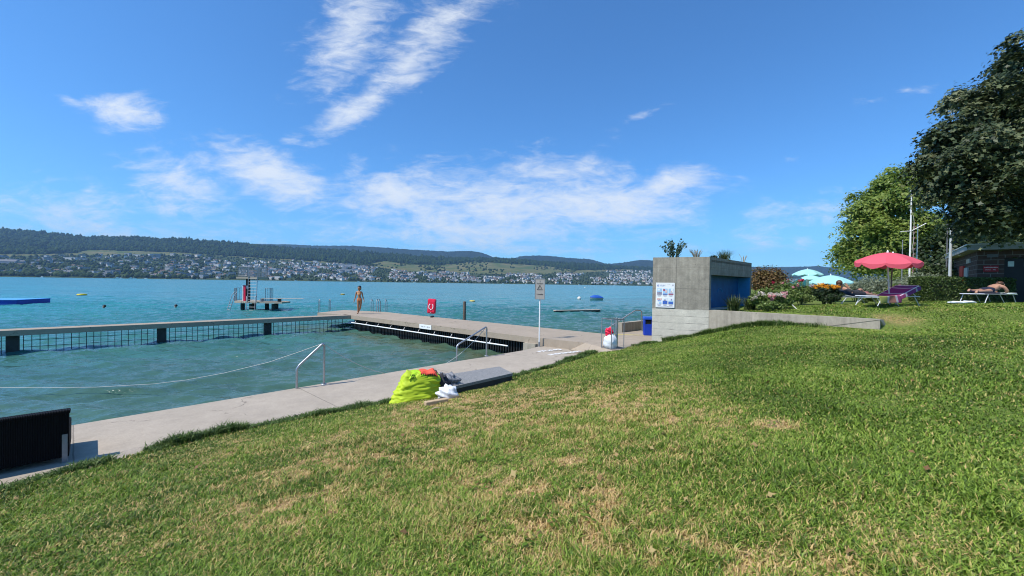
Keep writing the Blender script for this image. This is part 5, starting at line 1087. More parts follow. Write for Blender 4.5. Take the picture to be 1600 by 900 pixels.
# ================================================================== THE GARDEN SIDE
M_bark = mat('bark', (.075, .055, .04), .9, var=.35, scale=7, bump=.5)
M_stem = mat('green_stems', (.06, .09, .03), .7, var=.2)
def at(px, Y, z=None): X = (px-800)/F*Y; return Vector((X, Y, gz(X, Y) if z is None else z))
def stalks(base, n, spread, hgt, rng, r0=.008):
    out = []
    for i in range(n):
        a = rng.uniform(0, 6.283); q = spread*rng.random()**.6; h = hgt*(.6+.4*rng.random())
        b0 = Vector((math.cos(a)*q*.25, math.sin(a)*q*.25, 0)); tipp = Vector((math.cos(a)*q, math.sin(a)*q, h)); mid = b0.lerp(tipp, .55)+Vector((-math.cos(a)*q*.12, -math.sin(a)*q*.12, h*.08)); out.append([b0, mid, tipp])
    return out
def bush(name, label, cat, p, r, n, size, m, seed=0, lobes=9, shape=LEAF4, stem_n=7, updown=.5, group=None, flower=None, aspect=1.0, shell=.7):
    """a shrub: stems, leaves gathered in lobes, and blossoms where it has them"""
    t = thing(name, label, cat, p, group=group); rng = np.random.default_rng(seed+100)
    st = stalks(p, stem_n, max(r[0], r[1])*.75, r[2]*1.35, rng); mb = MB()
    for s in st: mb.tube(s, [.014, .010, .004], 5)
    mb.build('stems', M_stem, t)
    Ps = []; Os = []; per = n//lobes
    for i in range(lobes):
        d = rng.normal(size=3); d /= np.linalg.norm(d); d[2] = abs(d[2])*1.1-.25; c = np.array([0, 0, r[2]])+d*np.array(r)*.58; k = rng.uniform(.38, .62)
        P, o = blob_points(per, c, np.array(r)*k, shell); Ps.append(P); Os.append(o)
    P = np.vstack(Ps); O = np.vstack(Os); P[:, 2] = np.maximum(P[:, 2], .02+.04*RNG.random(len(P)))
    leaves('foliage', P, size*(.7+.6*RNG.random(len(P))), m, t, O, shape, None, updown, aspect)
    if flower:
        for (fm, fn, fs, zlo) in flower:
            for i in range(fn):
                a = rng.uniform(0, 6.283); e = math.asin(rng.uniform(zlo, 1)); d = np.array([math.cos(a)*math.cos(e), math.sin(a)*math.cos(e)-.15, math.sin(e)]); c = np.array([0, 0, r[2]])+d*np.array(r)*rng.uniform(.82, 1.05)
                k = 26; Pf = c+rng.normal(size=(k, 3))*fs*.33; ob = leaves('blossom', Pf, fs*.62, fm, t, (Pf-c)/fs*2, LEAF4, rng.random(k), .3, 1.6)
    return t
M_fresh = leafmat('fresh_leaves', [(.05, .085, .016), (.10, .16, .03), (.17, .24, .05), (.26, .31, .10)], .5, .3)
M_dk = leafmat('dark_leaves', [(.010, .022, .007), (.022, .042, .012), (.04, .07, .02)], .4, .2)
M_copper = leafmat('copper_leaves', [(.07, .038, .015), (.15, .085, .028), (.23, .145, .05), (.12, .115, .03)], .55, .3)
M_olive = leafmat('silvery_leaves', [(.14, .17, .10), (.23, .27, .17), (.34, .37, .26), (.10, .14, .06)], .55, .25)
M_hedge = leafmat('hedge_leaves', [(.030, .055, .012), (.055, .092, .018), (.09, .135, .026), (.13, .17, .045)], .5, .2)
M_strap = leafmat('grassy_leaves', [(.03, .055, .015), (.06, .10, .03), (.11, .15, .06), (.2, .22, .10)], .5, .3)
F_pink = leafmat('pink_petals', [(.62, .16, .22), (.75, .32, .34), (.80, .48, .45)], .6, .35); F_red = leafmat('crimson_petals', [(.50, .02, .06), (.66, .05, .14)], .6, .3)
F_white = leafmat('cream_petals', [(.70, .58, .48), (.80, .72, .62)], .6, .35); F_orange = leafmat('orange_petals', [(.80, .33, .015), (.85, .46, .03), (.75, .26, .01)], .6, .35)
def tussock(name, label, p, n, hgt, spread, m, w=.016, cat='plant', seed=0):
    t = thing(name, label, cat, p); rng = np.random.default_rng(seed); a = rng.uniform(0, 6.283, n); ln = spread*rng.random(n)**.7; h = hgt*(.55+.45*rng.random(n)); b0 = rng.normal(size=(n, 2))*spread*.16
    d = np.stack([np.cos(a), np.sin(a)], -1); s = np.stack([-d[:, 1], d[:, 0]], -1); V = []
    for f, wf in ((0, 1), (.4, .95), (.75, .6), (1, .05)):
        xy = b0+d*(ln*f**1.7)[:, None]; z = h*(f-.32*f**3*(ln/spread)); 
        for sg in (-1, 1): q = xy+s*(sg*w*wf/2); V.append(np.c_[q, z])
    V = np.stack(V, 1).reshape(-1, 3); i = np.arange(n)[:, None]*8; Fc = np.concatenate([i+np.array([0, 1, 3, 2]), i+np.array([2, 3, 5, 4]), i+np.array([4, 5, 7, 6])])
    mk('leaves', V, Fc, m, t, np.repeat(rng.random(n), 8)); return t
def sprays(name, label, p, n, hgt, spread, m, lsize, per, seed=0, cat='plant', stemm=None, out=.9):
    """stems with leaves set all along them"""
    t = thing(name, label, cat, p); rng = np.random.default_rng(seed); mb = MB(); P = []
    for s in stalks(p, n, spread, hgt, rng):
        mb.tube(s, [.010, .007, .003], 5)
        for k in range(per):
            f = .18+.82*(k+rng.random())/per; q = s[0]*(1-f)**2+s[1]*2*f*(1-f)+s[2]*f*f; P.append(np.array(q)+rng.normal(size=3)*lsize*.38)
    mb.build('stems', stemm or M_stem, t); leaves('foliage', np.array(P), lsize*(.7+.6*rng.random(len(P))), m, t, None, LEAF4, rng.random(len(P)), .5, 1.25); return t
RT = ZK-.035
def roofp(px, Y): q = at(px, Y, RT); return q
M_eu = leafmat('grey_green_leaves', [(.035, .075, .045), (.08, .13, .085), (.16, .22, .15)], .5, .25); M_dry = leafmat('dried_flower_heads', [(.35, .30, .20), (.50, .45, .33), (.20, .17, .10)], .8, .25)
sprays('roof_shrub', 'grey green leafy shrub growing on the kiosk roof at its corner', roofp(1052, 13.95), 16, .68, .50, M_eu, .085, 17, 1, 'shrub')
sprays('dried_plant', 'pale dried flower stems on the kiosk roof beside the leafy shrub', roofp(1088, 13.9), 22, .36, .26, M_dry, .022, 26, 2, 'plant', mat('dry_stems', (.36, .30, .2), .8))
bush('cushion_plant', 'small dark cushion plant at the front corner of the kiosk roof', 'plant', roofp(1114, 13.7), (.17, .15, .07), 500, .03, M_dk, 3, 6, stem_n=3)
tussock('grass_tussock', 'spiky green grass tussock arching over the edge of the kiosk roof', roofp(1131, 14.35), 190, .48, .5, M_strap, .012, 'plant', 4)
sprays('dried_plant', 'thin pale dried stalk near the rear of the kiosk roof', roofp(1161, 15.6), 7, .36, .16, M_dry, .022, 14, 5, 'plant', mat('dry_stem', (.36, .30, .2), .8))
# planting in front of the blue bay
tussock('grassy_clump', 'dark green grassy clump before the blue bay of the kiosk', at(1147, 13.35), 260, .62, .40, M_strap, .02, 'plant', 6)
tussock('grassy_clump', 'grassy clump right of the dark clump, nearer the flowering plants', at(1172, 13.5), 220, .55, .42, M_strap, .02, 'plant', 7)
bush('flowering_perennial', 'yellow green perennial with cream and pink heads behind the garden wall', 'plant', at(1192, 13.0), (.42, .36, .30), 2600, .075, M_fresh, 8, 10, flower=[(F_white, 9, .085, .2), (F_pink, 4, .08, .25)])
bush('flowering_perennial', 'bright green perennial dotted with pale pink heads next to the white cane', 'plant', at(1216, 12.9), (.40, .34, .27), 2400, .075, M_fresh, 9, 10, flower=[(F_white, 6, .08, .2), (F_pink, 5, .075, .25)])
bush('leafy_perennial', 'low yellow green leafy plant spilling onto the garden wall edge', 'plant', at(1204, 12.35), (.46, .22, .15), 1500, .075, M_fresh, 10, 8, stem_n=4)
bush('garden_shrub', 'full green shrub between the copper shrub and the pink perennials', 'shrub', at(1205, 14.6), (.60, .45, .36), 3000, .085, M_fresh, 33, 12)
bush('garden_shrub', 'full green shrub below the tall rose bush, left of the strappy leaved plant', 'shrub', at(1234, 14.0), (.46, .4, .33), 2400, .08, M_fresh, 34, 11)
bush('copper_shrub', 'rounded copper brown shrub behind the right end of the kiosk', 'shrub', at(1198, 17.5, 1.15), (.95, .8, .86), 7000, .085, M_copper, 11, 16, updown=.9)
bush('rose_bush', 'tall loose rose bush with crimson and pink blooms beside the copper shrub', 'shrub', at(1226, 15.2), (.55, .45, .52), 1500, .065, M_fresh, 12, 9, stem_n=12, flower=[(F_red, 2, .075, .2), (F_pink, 5, .075, .0)])
bush('rose_bush', 'rose bush with pink blooms standing before the turquoise windbreak', 'shrub', at(1252, 15.0), (.42, .36, .50), 1100, .06, M_fresh, 13, 8, stem_n=10, flower=[(F_pink, 3, .075, .1), (F_red, 2, .09, .5)])
bush('leafy_perennial', 'strappy leaved green plant left of the orange flowers', 'plant', at(1252, 14.2), (.48, .36, .24), 1700, .10, M_fresh, 14, 9, aspect=.5)
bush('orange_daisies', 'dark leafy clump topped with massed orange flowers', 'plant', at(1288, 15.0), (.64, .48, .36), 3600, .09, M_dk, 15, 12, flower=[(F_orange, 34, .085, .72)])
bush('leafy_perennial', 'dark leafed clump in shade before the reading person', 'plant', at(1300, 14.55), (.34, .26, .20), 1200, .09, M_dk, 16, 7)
# silvery shrubs beyond the loungers
for i, (px, Y, r, lab) in enumerate([(1338, 18.6, (.75, .6, .50), 'silvery green shrub nearest the turquoise parasols'), (1364, 19.0, (.85, .7, .60), 'silvery shrub behind the blue lounger, left of the pink parasol pole'), (1394, 18.8, (.80, .7, .55), 'silvery shrub directly behind the pink parasol pole'), (1430, 20.0, (.9, .7, .72), 'silvery shrub rising above the hedge by the white flagpoles'), (1462, 20.2, (.9, .7, .72), 'silvery shrub rising above the middle of the hedge')]):
    bush('silvery_shrub', lab, 'shrub', at(px, Y), r, 3800, .085, M_olive, 20+i, 14, updown=.7, aspect=.6)
bush('pink_rose', 'low bush with salmon pink blooms behind the blue lounger', 'shrub', at(1352, 16.8), (.45, .35, .22), 1300, .07, M_fresh, 30, 8, flower=[(F_pink, 9, .10, .2)])
bush('pink_rose', 'bush with pink blooms beside the left end of the hedge', 'shrub', at(1400, 16.4), (.42, .34, .38), 1200, .07, M_fresh, 31, 8, flower=[(F_pink, 8, .10, .3)])
bush('garden_shrub', 'yellow green shrub behind the purple striped lounger', 'shrub', at(1383, 16.0), (.50, .4, .26), 2200, .075, M_fresh, 32, 10)
# hedge
def hedge(name, label, p0, p1, w, h, n):
    d = p1-p0; Ld = d.length; t = thing(name, label, 'hedge', p0, math.atan2(d.y, d.x)); f = RNG.integers(0, 4, n); u = RNG.random(n)*Ld; v = RNG.random(n); P = np.zeros((n, 3)); O = np.zeros((n, 3)); j = RNG.normal(size=n)*.035
    bmp = .05*(fbm(u*2.2, v*4, 3)-.5)*2
    for k, (a, b_, o) in enumerate((((u, -w/2+j+bmp, v*h), 0, (0, -1, 0)), ((u, w/2+j, v*h), 0, (0, 1, 0)), ((u, (v-.5)*w, h+j*.6+bmp*.6), 0, (0, 0, 1)), ((np.where(RNG.random(n) < .5, 0, Ld)+j, (v-.5)*w, (u/Ld)*h), 0, (0, 0, 0)))):
        q = f == k; P[q] = np.stack(a, -1)[q]; O[q] = o
    leaves('foliage', P, .055*(.7+.6*RNG.random(n)), M_hedge, t, O, LEAF4, None, .3, 1.2)
    mb = MB(); mb.box((Ld/2, 0, h/2-.05), (Ld-.1, w-.12, h-.14)); mb.build('inner_twigs', M_bark, t); return t
h0 = at(1437, 16.6); h1 = at(1566, 17.2); hedge('clipped_hedge', 'long clipped green hedge between the loungers and the brick hut', h0, h1, .8, .98, 26000)
# --- flagpoles and lamp pole
def pole(name, label, px, Y, ytop, r_, m, cat='flagpole', group=None):
    p = at(px, Y); top = WY(px, ytop, Y).z-p.z; t = thing(name, label, cat, p, group=group); mb = MB(); mb.tube([(0, 0, -.3), (0, 0, top*.5), (0, 0, top)], [r_, r_*.85, r_*.6], 10); mb.build('pole', m, t)
    mb = MB(); mb.ball((0, 0, top+.03), r_*1.1, 0, 10, 8); mb.build('finial', m, t); return t, top
fp, tp_ = pole('flagpole', 'tallest white flagpole with a crossing yard before the pale green tree', 1420.5, 24, 299, .052, M_white)
ya = WY(1407.5, 362, 24)-at(1420.5, 24); yb = WY(1447, 349, 24)-at(1420.5, 24); yc = WY(1424, 361, 24)-at(1420.5, 24)
mb = MB(); mb.tube([ya, yc, yb], .028, 6); mb.build('yard', M_white, fp)
mb = MB(); rp_ = [(.17+.03*math.sin(i*1.3), 0, .4+i*.19) for i in range(24)]; mb.tube(rp_, .012, 5); mb.build('halyard', M_rope, fp)
M_bunt = mat('red_bunting', (.55, .10, .12), .8, var=.3, scale=3, col2=(.7, .6, .55))
for i in range(12):
    mb = MB(); z = .6+i*.32; mb.add([(.15, -.01, z), (.33, .01, z+.03), (.18, .02, z-.18), (.15, .0, z+.003), (.33, .02, z+.033), (.18, .03, z-.177)], [(0, 1, 2), (5, 4, 3), (0, 3, 4, 1), (1, 4, 5, 2), (2, 5, 3, 0)]); mb.build('pennant', M_bunt, fp)
pole('flagpole', 'white flagpole just right of the tallest one', 1431.5, 24.5, 352, .036, M_white); pole('flagpole', 'short grey flagpole left of the tallest one', 1408.5, 24.2, 377, .034, M_steel2)
pole('lamp_pole', 'thick pale grey pole rising behind the hedge left of the hut', 1483.5, 20.5, 358, .075, mat('pale_grey_metal', (.52, .54, .53), .5, .2), 'pole'); pole('lamp_pole', 'thin dark pole behind the hedge, left of the thick grey pole', 1478, 24, 352, .045, M_ink, 'pole')
# --- parasols
def fabric(name, c, tr=.3):
    m, t, b = newmat(name); setin(b, Roughness=.8, Specular_IOR_Level=.15); b.inputs['Base Color'].default_value = (*c, 1); tr_ = t.nodes.new('ShaderNodeBsdfTranslucent'); tr_.inputs['Color'].default_value = (*c, 1); ms = t.nodes.new('ShaderNodeMixShader'); ms.inputs[0].default_value = tr
    t.links.new(b.outputs[0], ms.inputs[1]); t.links.new(tr_.outputs[0], ms.inputs[2]); t.links.new(ms.outputs[0], t.nodes['Material Output'].inputs['Surface']); return m
def parasol(label, p, R_, ztop, zedge, fab, polem, tilt=(0, 0), base_off=(0, 0), group=None, gores=8, val=.13, finial=M_white):
    """p: ground point under the canopy's centre; tilt in degrees (about x, about y)"""
    t = thing('parasol', label, 'parasol', p, group=group); ze = zedge-p.z; zt = ztop-p.z; T = Matrix.Translation((0, 0, ze)) @ Euler((R(tilt[0]), R(tilt[1]), 0)).to_matrix().to_4x4(); nu, nv = gores*8, 10; vs = []; rise = zt-ze
    for j in range(nv+1):
        f = j/nv
        for i in range(nu):
            q = 2*math.pi*i/nu; ph = (i % 8)/8; sag = math.sin(ph*math.pi); r_ = R_*f*(1-.045*sag*f); vs.append(T @ Vector((r_*math.cos(q), r_*math.sin(q), rise*(1-f**1.75)-.055*sag*f*f*R_)))
    for i in range(nu):
        q = 2*math.pi*i/nu; ph = (i % 8)/8; sag = math.sin(ph*math.pi); r_ = R_*1.012*(1-.045*sag); vs.append(T @ Vector((r_*math.cos(q), r_*math.sin(q), -.055*sag*R_-val*(.35+.65*abs(math.sin(ph*math.pi))**.5)-.012*math.sin(q*13))))
    fs = [(j*nu+i, (j+1)*nu+i, (j+1)*nu+(i+1) % nu, j*nu+(i+1) % nu) for j in range(1, nv+1) for i in range(nu)]+[(0, nu+i, nu+(i+1) % nu) for i in range(nu)]
    mb = MB(); mb.add(vs, fs, 0, False); mb.build('canopy', fab, t)
    hub = T @ Vector((0, 0, rise-.05)); b0 = Vector((base_off[0], base_off[1], -.25)); mb = MB(); mb.tube([b0, b0.lerp(hub, .5), hub], .02, 8); mb.build('pole', polem, t)
    mb = MB(); tpv = T @ Vector((0, 0, rise)); mb.tube([tpv, tpv+Vector((0, 0, .04)), tpv+Vector((0, 0, .07))], [.03, .022, .012], 8); mb.build('finial', finial, t)
    for g in range(gores):
        q = 2*math.pi*g/gores; mb = MB(); mb.tube([T @ Vector((R_*f*math.cos(q), R_*f*math.sin(q), rise*(1-f**1.75)-.018)) for f in (.02, .4, .75, .99)], .007, 5); mb.build('rib', polem, t)
    return t
M_pink = fabric('pink_fabric', (.85, .14, .19), .3); M_cyan = fabric('pale_turquoise_fabric', (.42, .78, .76), .25); M_teal = fabric('turquoise_fabric', (.10, .42, .45), .3)
M_alu = mat('aluminium_tube', (.55, .53, .50), .4, .5, var=.08); M_dkpole = mat('dark_pole', (.10, .08, .06), .6, var=.2)
p = at(1385, 12.4); parasol('large pink parasol tilted over the purple striped lounger', p, .76, 3.0, 2.735, M_pink, M_alu, (6, -3.5), (.12, 0))
p = at(1393, 13.5); parasol('second pink parasol almost hidden behind the large tilted one', p, .74, 3.06, 2.79, M_pink, M_dkpole, (0, 4), (-.04, 0))
p = at(1261, 25); parasol('pale turquoise parasol farthest away and highest, left of its neighbours', p, .80, 3.03, 2.72, M_cyan, M_alu, (0, 0), group='turquoise parasols', val=.05)
p = at(1264, 22); parasol('turquoise parasol half hidden between the highest and the widest one', p, .68, 2.56, 2.26, M_cyan, M_alu, (-14, 0), group='turquoise parasols', val=.05)
p = at(1297.5, 18); parasol('pale turquoise parasol nearest and widest, above the orange flowers', p, .78, 2.46, 2.18, M_cyan, M_alu, (3, -3), group='turquoise parasols', val=.05)
ws = at(1244, 21); t = thing('windbreak', 'turquoise fabric windbreak behind the rose bushes', 'windbreak', ws); mb = MB(); mb.add([(-.56, 0, .05), (.56, .1, .05), (.56, .1, 1.0), (.25, .05, 1.12), (-.3, 0, .85), (-.56, .02, .015+.05), (.56, .12, .05), (.56, .12, 1.0), (.25, .07, 1.12), (-.3, .02, .85)], [(0, 1, 2, 3, 4), (9, 8, 7, 6, 5), (0, 5, 6, 1), (1, 6, 7, 2), (2, 7, 8, 3), (3, 8, 9, 4), (4, 9, 5, 0)]); mb.build('fabric_panel', M_teal, t)
for x in (-.5, .57): mb = MB(); mb.tube([(x, .03, -.2), (x, .03, 1.05)], .015, 6); mb.build('stake', M_alu, t)
# --- loungers
def stripes(name, bands, x0, x1):
    m, t, b = newmat(name); setin(b, Roughness=.85, Specular_IOR_Level=.15); tcn = t.nodes.new('ShaderNodeTexCoord'); sp = t.nodes.new('ShaderNodeSeparateXYZ'); t.links.new(tcn.outputs['Object'], sp.inputs[0]); mr = t.nodes.new('ShaderNodeMapRange'); mr.inputs['From Min'].default_value = x0; mr.inputs['From Max'].default_value = x1; t.links.new(sp.outputs[0], mr.inputs['Value'])
    rp = t.nodes.new('ShaderNodeValToRGB'); rp.color_ramp.interpolation = 'CONSTANT'; el = rp.color_ramp.elements; el[0].position = 0; el[0].color = (*bands[0][1], 1); el[1].position = bands[1][0]; el[1].color = (*bands[1][1], 1)
    for p_, c in bands[2:]: q = el.new(p_); q.color = (*c, 1)
    t.links.new(mr.outputs[0], rp.inputs[0]); no = t.nodes.new('ShaderNodeTexNoise'); no.inputs['Scale'].default_value = 120; mx = t.nodes.new('ShaderNodeMix'); mx.data_type = 'RGBA'; mx.blend_type = 'MULTIPLY'; mx.inputs[0].default_value = .35; t.links.new(tcn.outputs['Object'], no.inputs['Vector']); t.links.new(rp.outputs[0], mx.inputs[6]); t.links.new(no.outputs['Fac'], mx.inputs[7]); t.links.new(mx.outputs[2], b.inputs['Base Color']); return m
GREY = (.42, .40, .42); M_strp = stripes('striped_fabric', [(0, (.30, .32, .09)), (.19, GREY), (.235, (.36, .16, .12)), (.38, GREY), (.425, (.26, .05, .14)), (.60, GREY), (.635, (.22, .05, .17)), (.83, GREY), (.865, (.16, .06, .20))], -.92, .92)
M_bluefab = mat('blue_lounger_fabric', (.015, .03, .17), .8, var=.15, scale=30); M_skyfab = mat('sky_blue_fabric', (.10, .28, .62), .8, var=.1, scale=30); M_wmetal = mat('white_metal', (.60, .61, .62), .4, .1, var=.05)
def lounger(label, p, rz, Lx, back, seatm, h=.30, hang=0.0, wid=.62, backx=.28, bfrac=.38):
    """lying along local x, the backrest on the +x side"""
    t = thing('sun_lounger', label, 'sun lounger', p, rz); a = Lx/2; bx_ = a-Lx*bfrac; be = Vector((bx_+Lx*bfrac*math.cos(R(back)), 0, h+Lx*bfrac*math.sin(R(back))))
    mb = MB()
    for s in (-1, 1): mb.tube([(-a, s*wid/2, h), (a, s*wid/2, h)], .011, 8)
    mb.tube([(-a, -wid/2, h), (-a, wid/2, h)], .016, 8); mb.tube([(a, -wid/2, h), (a, wid/2, h)], .016, 8); mb.build('frame', M_wmetal, t)
    for (x0, x1) in ((-a+.12, -a+.02), (a-.14, a-.02)):
        for s in (-1, 1): mb = MB(); mb.tube([(x0+(.10 if x0 < 0 else -.10), s*wid/2, h), (x1, s*wid/2, 0)], .012, 8); mb.build('leg', M_wmetal, t)
    for s in (-1, 1): mb = MB(); mb.tube([(bx_-.28, s*wid/2*.96, h), (bx_+.02, s*wid/2*.96, 0)], .011, 8); mb.build('leg', M_wmetal, t)
    rows = []
    for y in np.linspace(-wid/2+.01, wid/2-.01, 7): rows.append([(x, y, h+.012-.02*math.sin((y/wid+.5)*math.pi)) for x in np.linspace(-a+.01, bx_, 18)])
    cloth('seat_fabric', rows, seatm, t, .008); rows = []
    for y in np.linspace(-wid/2+.01, wid/2-.01, 7): rows.append([(bx_+(be.x-bx_)*f, y, h+.014+(be.z-h)*f-.02*math.sin((y/wid+.5)*math.pi)) for f in np.linspace(0, 1, 14)])
    cloth('back_fabric', rows, seatm, t, .008); mb = MB()
    for s in (-1, 1): mb.tube([(bx_, s*wid/2, h), (be.x, s*wid/2, be.z)], .014, 8)
    mb.tube([(be.x, -wid/2, be.z), (be.x, wid/2, be.z)], .014, 8); mb.build('back_frame', M_wmetal, t)
    if back > 5: mb = MB(); q = Vector((bx_, 0, h)).lerp(be, .6); [mb.tube([(q.x, s*wid/2*.9, q.z), (a-.12, s*wid/2*.9, h)], .012, 6) for s in (-1, 1)]; mb.build('back_prop', M_wmetal, t)
    return t, a, bx_, be
p = at(1387, 12.25); lt, a, bx_, be = lounger('purple striped lounger with raised back under the pink parasol', p, R(16), 1.78, 21, M_strp, .28, wid=.58, bfrac=.5)
tw = thing('lounger_towel', 'long striped towel hanging over the near side of the purple lounger', 'towel', p, R(16)); rows = []
for j, z in enumerate(np.linspace(0, 1, 8)): rows.append([(x, -.335-.012*math.sin(x*9+z*3)-.02*z, .30-.20*z-.008*math.sin(x*7)) for x in np.linspace(-.87, .0, 24)])
cloth('hanging_fabric', rows, M_strp, tw, .008); rows = []
for j, z in enumerate(np.linspace(0, 1, 6)): rows.append([(bx_+(be.x-bx_)*f, -.335-.02*z, .30+(be.z-.3)*f-.10*z) for f in np.linspace(0, 1, 14)])
cloth('hanging_fabric', rows, M_strp, tw, .008)
p = at(1334, 15.6); l2t, *_ = lounger('blue lounger with the reading person behind the orange flowers', p, R(188), 1.75, 8, M_skyfab, .26)
p3 = at(1544, 14.4); RM = R(19); l3t, *_ = lounger('dark blue lounger with white legs holding the sunbathing man', p3, RM, 1.95, 3, M_bluefab, .30)
# ---- sunbathing man, face down and propped on his elbows
mn = thing('person', 'bare backed man in navy shorts lying face down on the dark blue lounger', 'person', p3, RM); zb = .315
J = [((.02, 0, zb+.11), (.14, .10)), ((.16, 0, zb+.14), (.12, .105)), ((.31, -.02, zb+.20), (.15, .11)), ((.42, -.03, zb+.27), (.14, .095)), ((.50, -.03, zb+.31), .055), ((.56, -.05, zb+.33), .075), ((.63, -.07, zb+.30), (.085, .09)), ((.68, -.08, zb+.25), .065),
     ((.44, -.21, zb+.24), .060), ((.52, -.27, zb+.09), .046), ((.66, -.2, zb+.05), .036), ((.76, -.12, zb+.045), (.035, .02)), ((.44, .15, zb+.24), .060), ((.54, .22, zb+.09), .046), ((.68, .14, zb+.05), .036), ((.77, .06, zb+.045), (.035, .02)),
     ((-.06, -.10, zb+.09), .10), ((-.46, -.12, zb+.075), .066), ((-.62, -.12, zb+.075), .062), ((-.86, -.10, zb+.06), .036), ((-.93, -.10, zb+.09), .036), ((-1.0, -.10, zb+.01), (.04, .02)),
     ((-.06, .10, zb+.09), .10), ((-.42, .12, zb+.085), .066), ((-.50, .13, zb+.11), .060), ((-.56, .10, zb+.05), .055), ((-.60, .10, zb+.14), .040), ((-.63, .1, zb+.16), .038)]
Ed = [(0, 1), (1, 2), (2, 3), (3, 4), (4, 5), (5, 6), (6, 7), (3, 8), (8, 9), (9, 10), (10, 11), (3, 12), (12, 13), (13, 14), (14, 15), (0, 16), (16, 17), (17, 18), (18, 19), (19, 20), (20, 21), (0, 22), (22, 23)]
J = J[:24]+[((-.62, .12, zb+.08), .060), ((-.80, .12, zb+.10), .036), ((-.86, .12, zb+.14), .036), ((-.92, .12, zb+.06), (.04, .02))]; Ed += [(23, 24), (24, 25), (25, 26), (26, 27)]
fingers(J, Ed, 11, (1, .1, 0), (0, 1, 0)); fingers(J, Ed, 15, (1, .1, 0), (0, 1, 0)); skin('body', J, Ed, M_skin, mn)
mb = MB(); mb.ball((.60, -.055, zb+.355), (.115, .10, .085), 0, 16, 10, Matrix.Rotation(R(20), 4, 'Y')); mb.build('hair', M_brown, mn)
for s in (-1, 1): mb = MB(); mb.ball((.615, -.065+s*.085, zb+.31), (.022, .012, .032), 0, 8, 6); mb.build('ear', M_skin, mn)
M_navy = mat('navy_shorts', (.012, .014, .035), .8, var=.2)
skin('shorts', [((.09, 0, zb+.125), (.142, .118)), ((.0, 0, zb+.12), (.15, .12)), ((-.07, -.10, zb+.10), .118), ((-.26, -.115, zb+.09), .105), ((-.07, .10, zb+.10), .118), ((-.26, .115, zb+.095), .105)], [(0, 1), (1, 2), (2, 3), (1, 4), (4, 5)], M_navy, mn)
M_ptowel = mat('pale_green_towel', (.52, .62, .54), .9, var=.08, scale=30)
tw = cloth('lounger_towel', drape(.42, 1.03, -.33, .33, lambda x, y: .345-.9*max(0, -y-.29)-.9*max(0, x-.99), amp=.006), M_ptowel); tw.location = p3; tw.rotation_euler = (0, 0, RM); tag(tw, 'pale green towel under the head of the sunbathing man', 'towel')
for px, Y, s, lab in ((1497, 14.15, .30, 'white towel dropped on the grass below the man, nearer his feet'), (1513, 14.2, .22, 'small white cloth dropped on the grass, right of the white towel')):
    q = at(px, Y); o = lump('dropped_towel', lab, 'towel', 800, 600, (s, .16, .045), mat('white_towelling', (.70, .74, .76), .9, var=.06), int(px), 0, .25); o.location = q
# ---- person reading behind the orange flowers
rd_ = thing('person', 'dark dressed person with brown hair lying on the blue lounger behind orange flowers', 'person', at(1334, 15.6), R(188)); zb = .26
J = [((-.05, 0, zb+.12), (.15, .11)), ((.14, 0, zb+.15), (.13, .10)), ((.34, 0, zb+.24), (.16, .10)), ((.46, 0, zb+.31), (.14, .09)), ((.53, 0, zb+.37), .052), ((.57, -.0, zb+.42), .07), ((.60, 0, zb+.49), (.085, .085)), ((.60, 0, zb+.56), .06),
     ((.44, -.2, zb+.28), .058), ((.34, -.27, zb+.14), .046), ((.46, -.2, zb+.32), .034), ((.50, -.15, zb+.42), (.034, .02)), ((.44, .2, zb+.28), .058), ((.34, .27, zb+.14), .046), ((.42, .2, zb+.32), .034), ((.46, .15, zb+.42), (.034, .02)),
     ((-.12, -.1, zb+.11), .10), ((-.42, -.11, zb+.30), .064), ((-.56, -.11, zb+.16), .058), ((-.70, -.1, zb+.06), .036), ((-.80, -.1, zb+.05), (.038, .024)), ((-.12, .1, zb+.11), .10), ((-.46, .11, zb+.12), .064), ((-.62, .11, zb+.10), .058), ((-.86, .1, zb+.06), .036), ((-.93, .1, zb+.1), (.038, .024))]
Ed = [(0, 1), (1, 2), (2, 3), (3, 4), (4, 5), (5, 6), (6, 7), (3, 8), (8, 9), (9, 10), (10, 11), (3, 12), (12, 13), (13, 14), (14, 15), (0, 16), (16, 17), (17, 18), (18, 19), (19, 20), (0, 21), (21, 22), (22, 23), (23, 24), (24, 25)]
fingers(J, Ed, 11, (.2, 0, 1), (0, 1, 0)); fingers(J, Ed, 15, (.2, 0, 1), (0, 1, 0)); skin('body', J, Ed, M_skin, rd_)
skin('dark_clothes', [((-.08, 0, zb+.125), (.165, .125)), ((.14, 0, zb+.155), (.145, .115)), ((.34, 0, zb+.245), (.175, .115)), ((.45, 0, zb+.30), (.15, .10)), ((.43, -.2, zb+.27), .07), ((.36, -.255, zb+.17), .06), ((.43, .2, zb+.27), .07), ((.36, .255, zb+.17), .06), ((-.13, -.1, zb+.115), .115), ((-.36, -.11, zb+.26), .082), ((-.13, .1, zb+.115), .115), ((-.40, .11, zb+.125), .082)], [(0, 1), (1, 2), (2, 3), (3, 4), (4, 5), (3, 6), (6, 7), (0, 8), (8, 9), (0, 10), (10, 11)], M_cloth, rd_)
mb = MB(); mb.ball((.635, 0, zb+.53), (.10, .105, .11), 0, 16, 10); mb.ball((.67, 0, zb+.42), (.06, .09, .12), 0, 12, 8); mb.build('hair', M_brown, rd_)
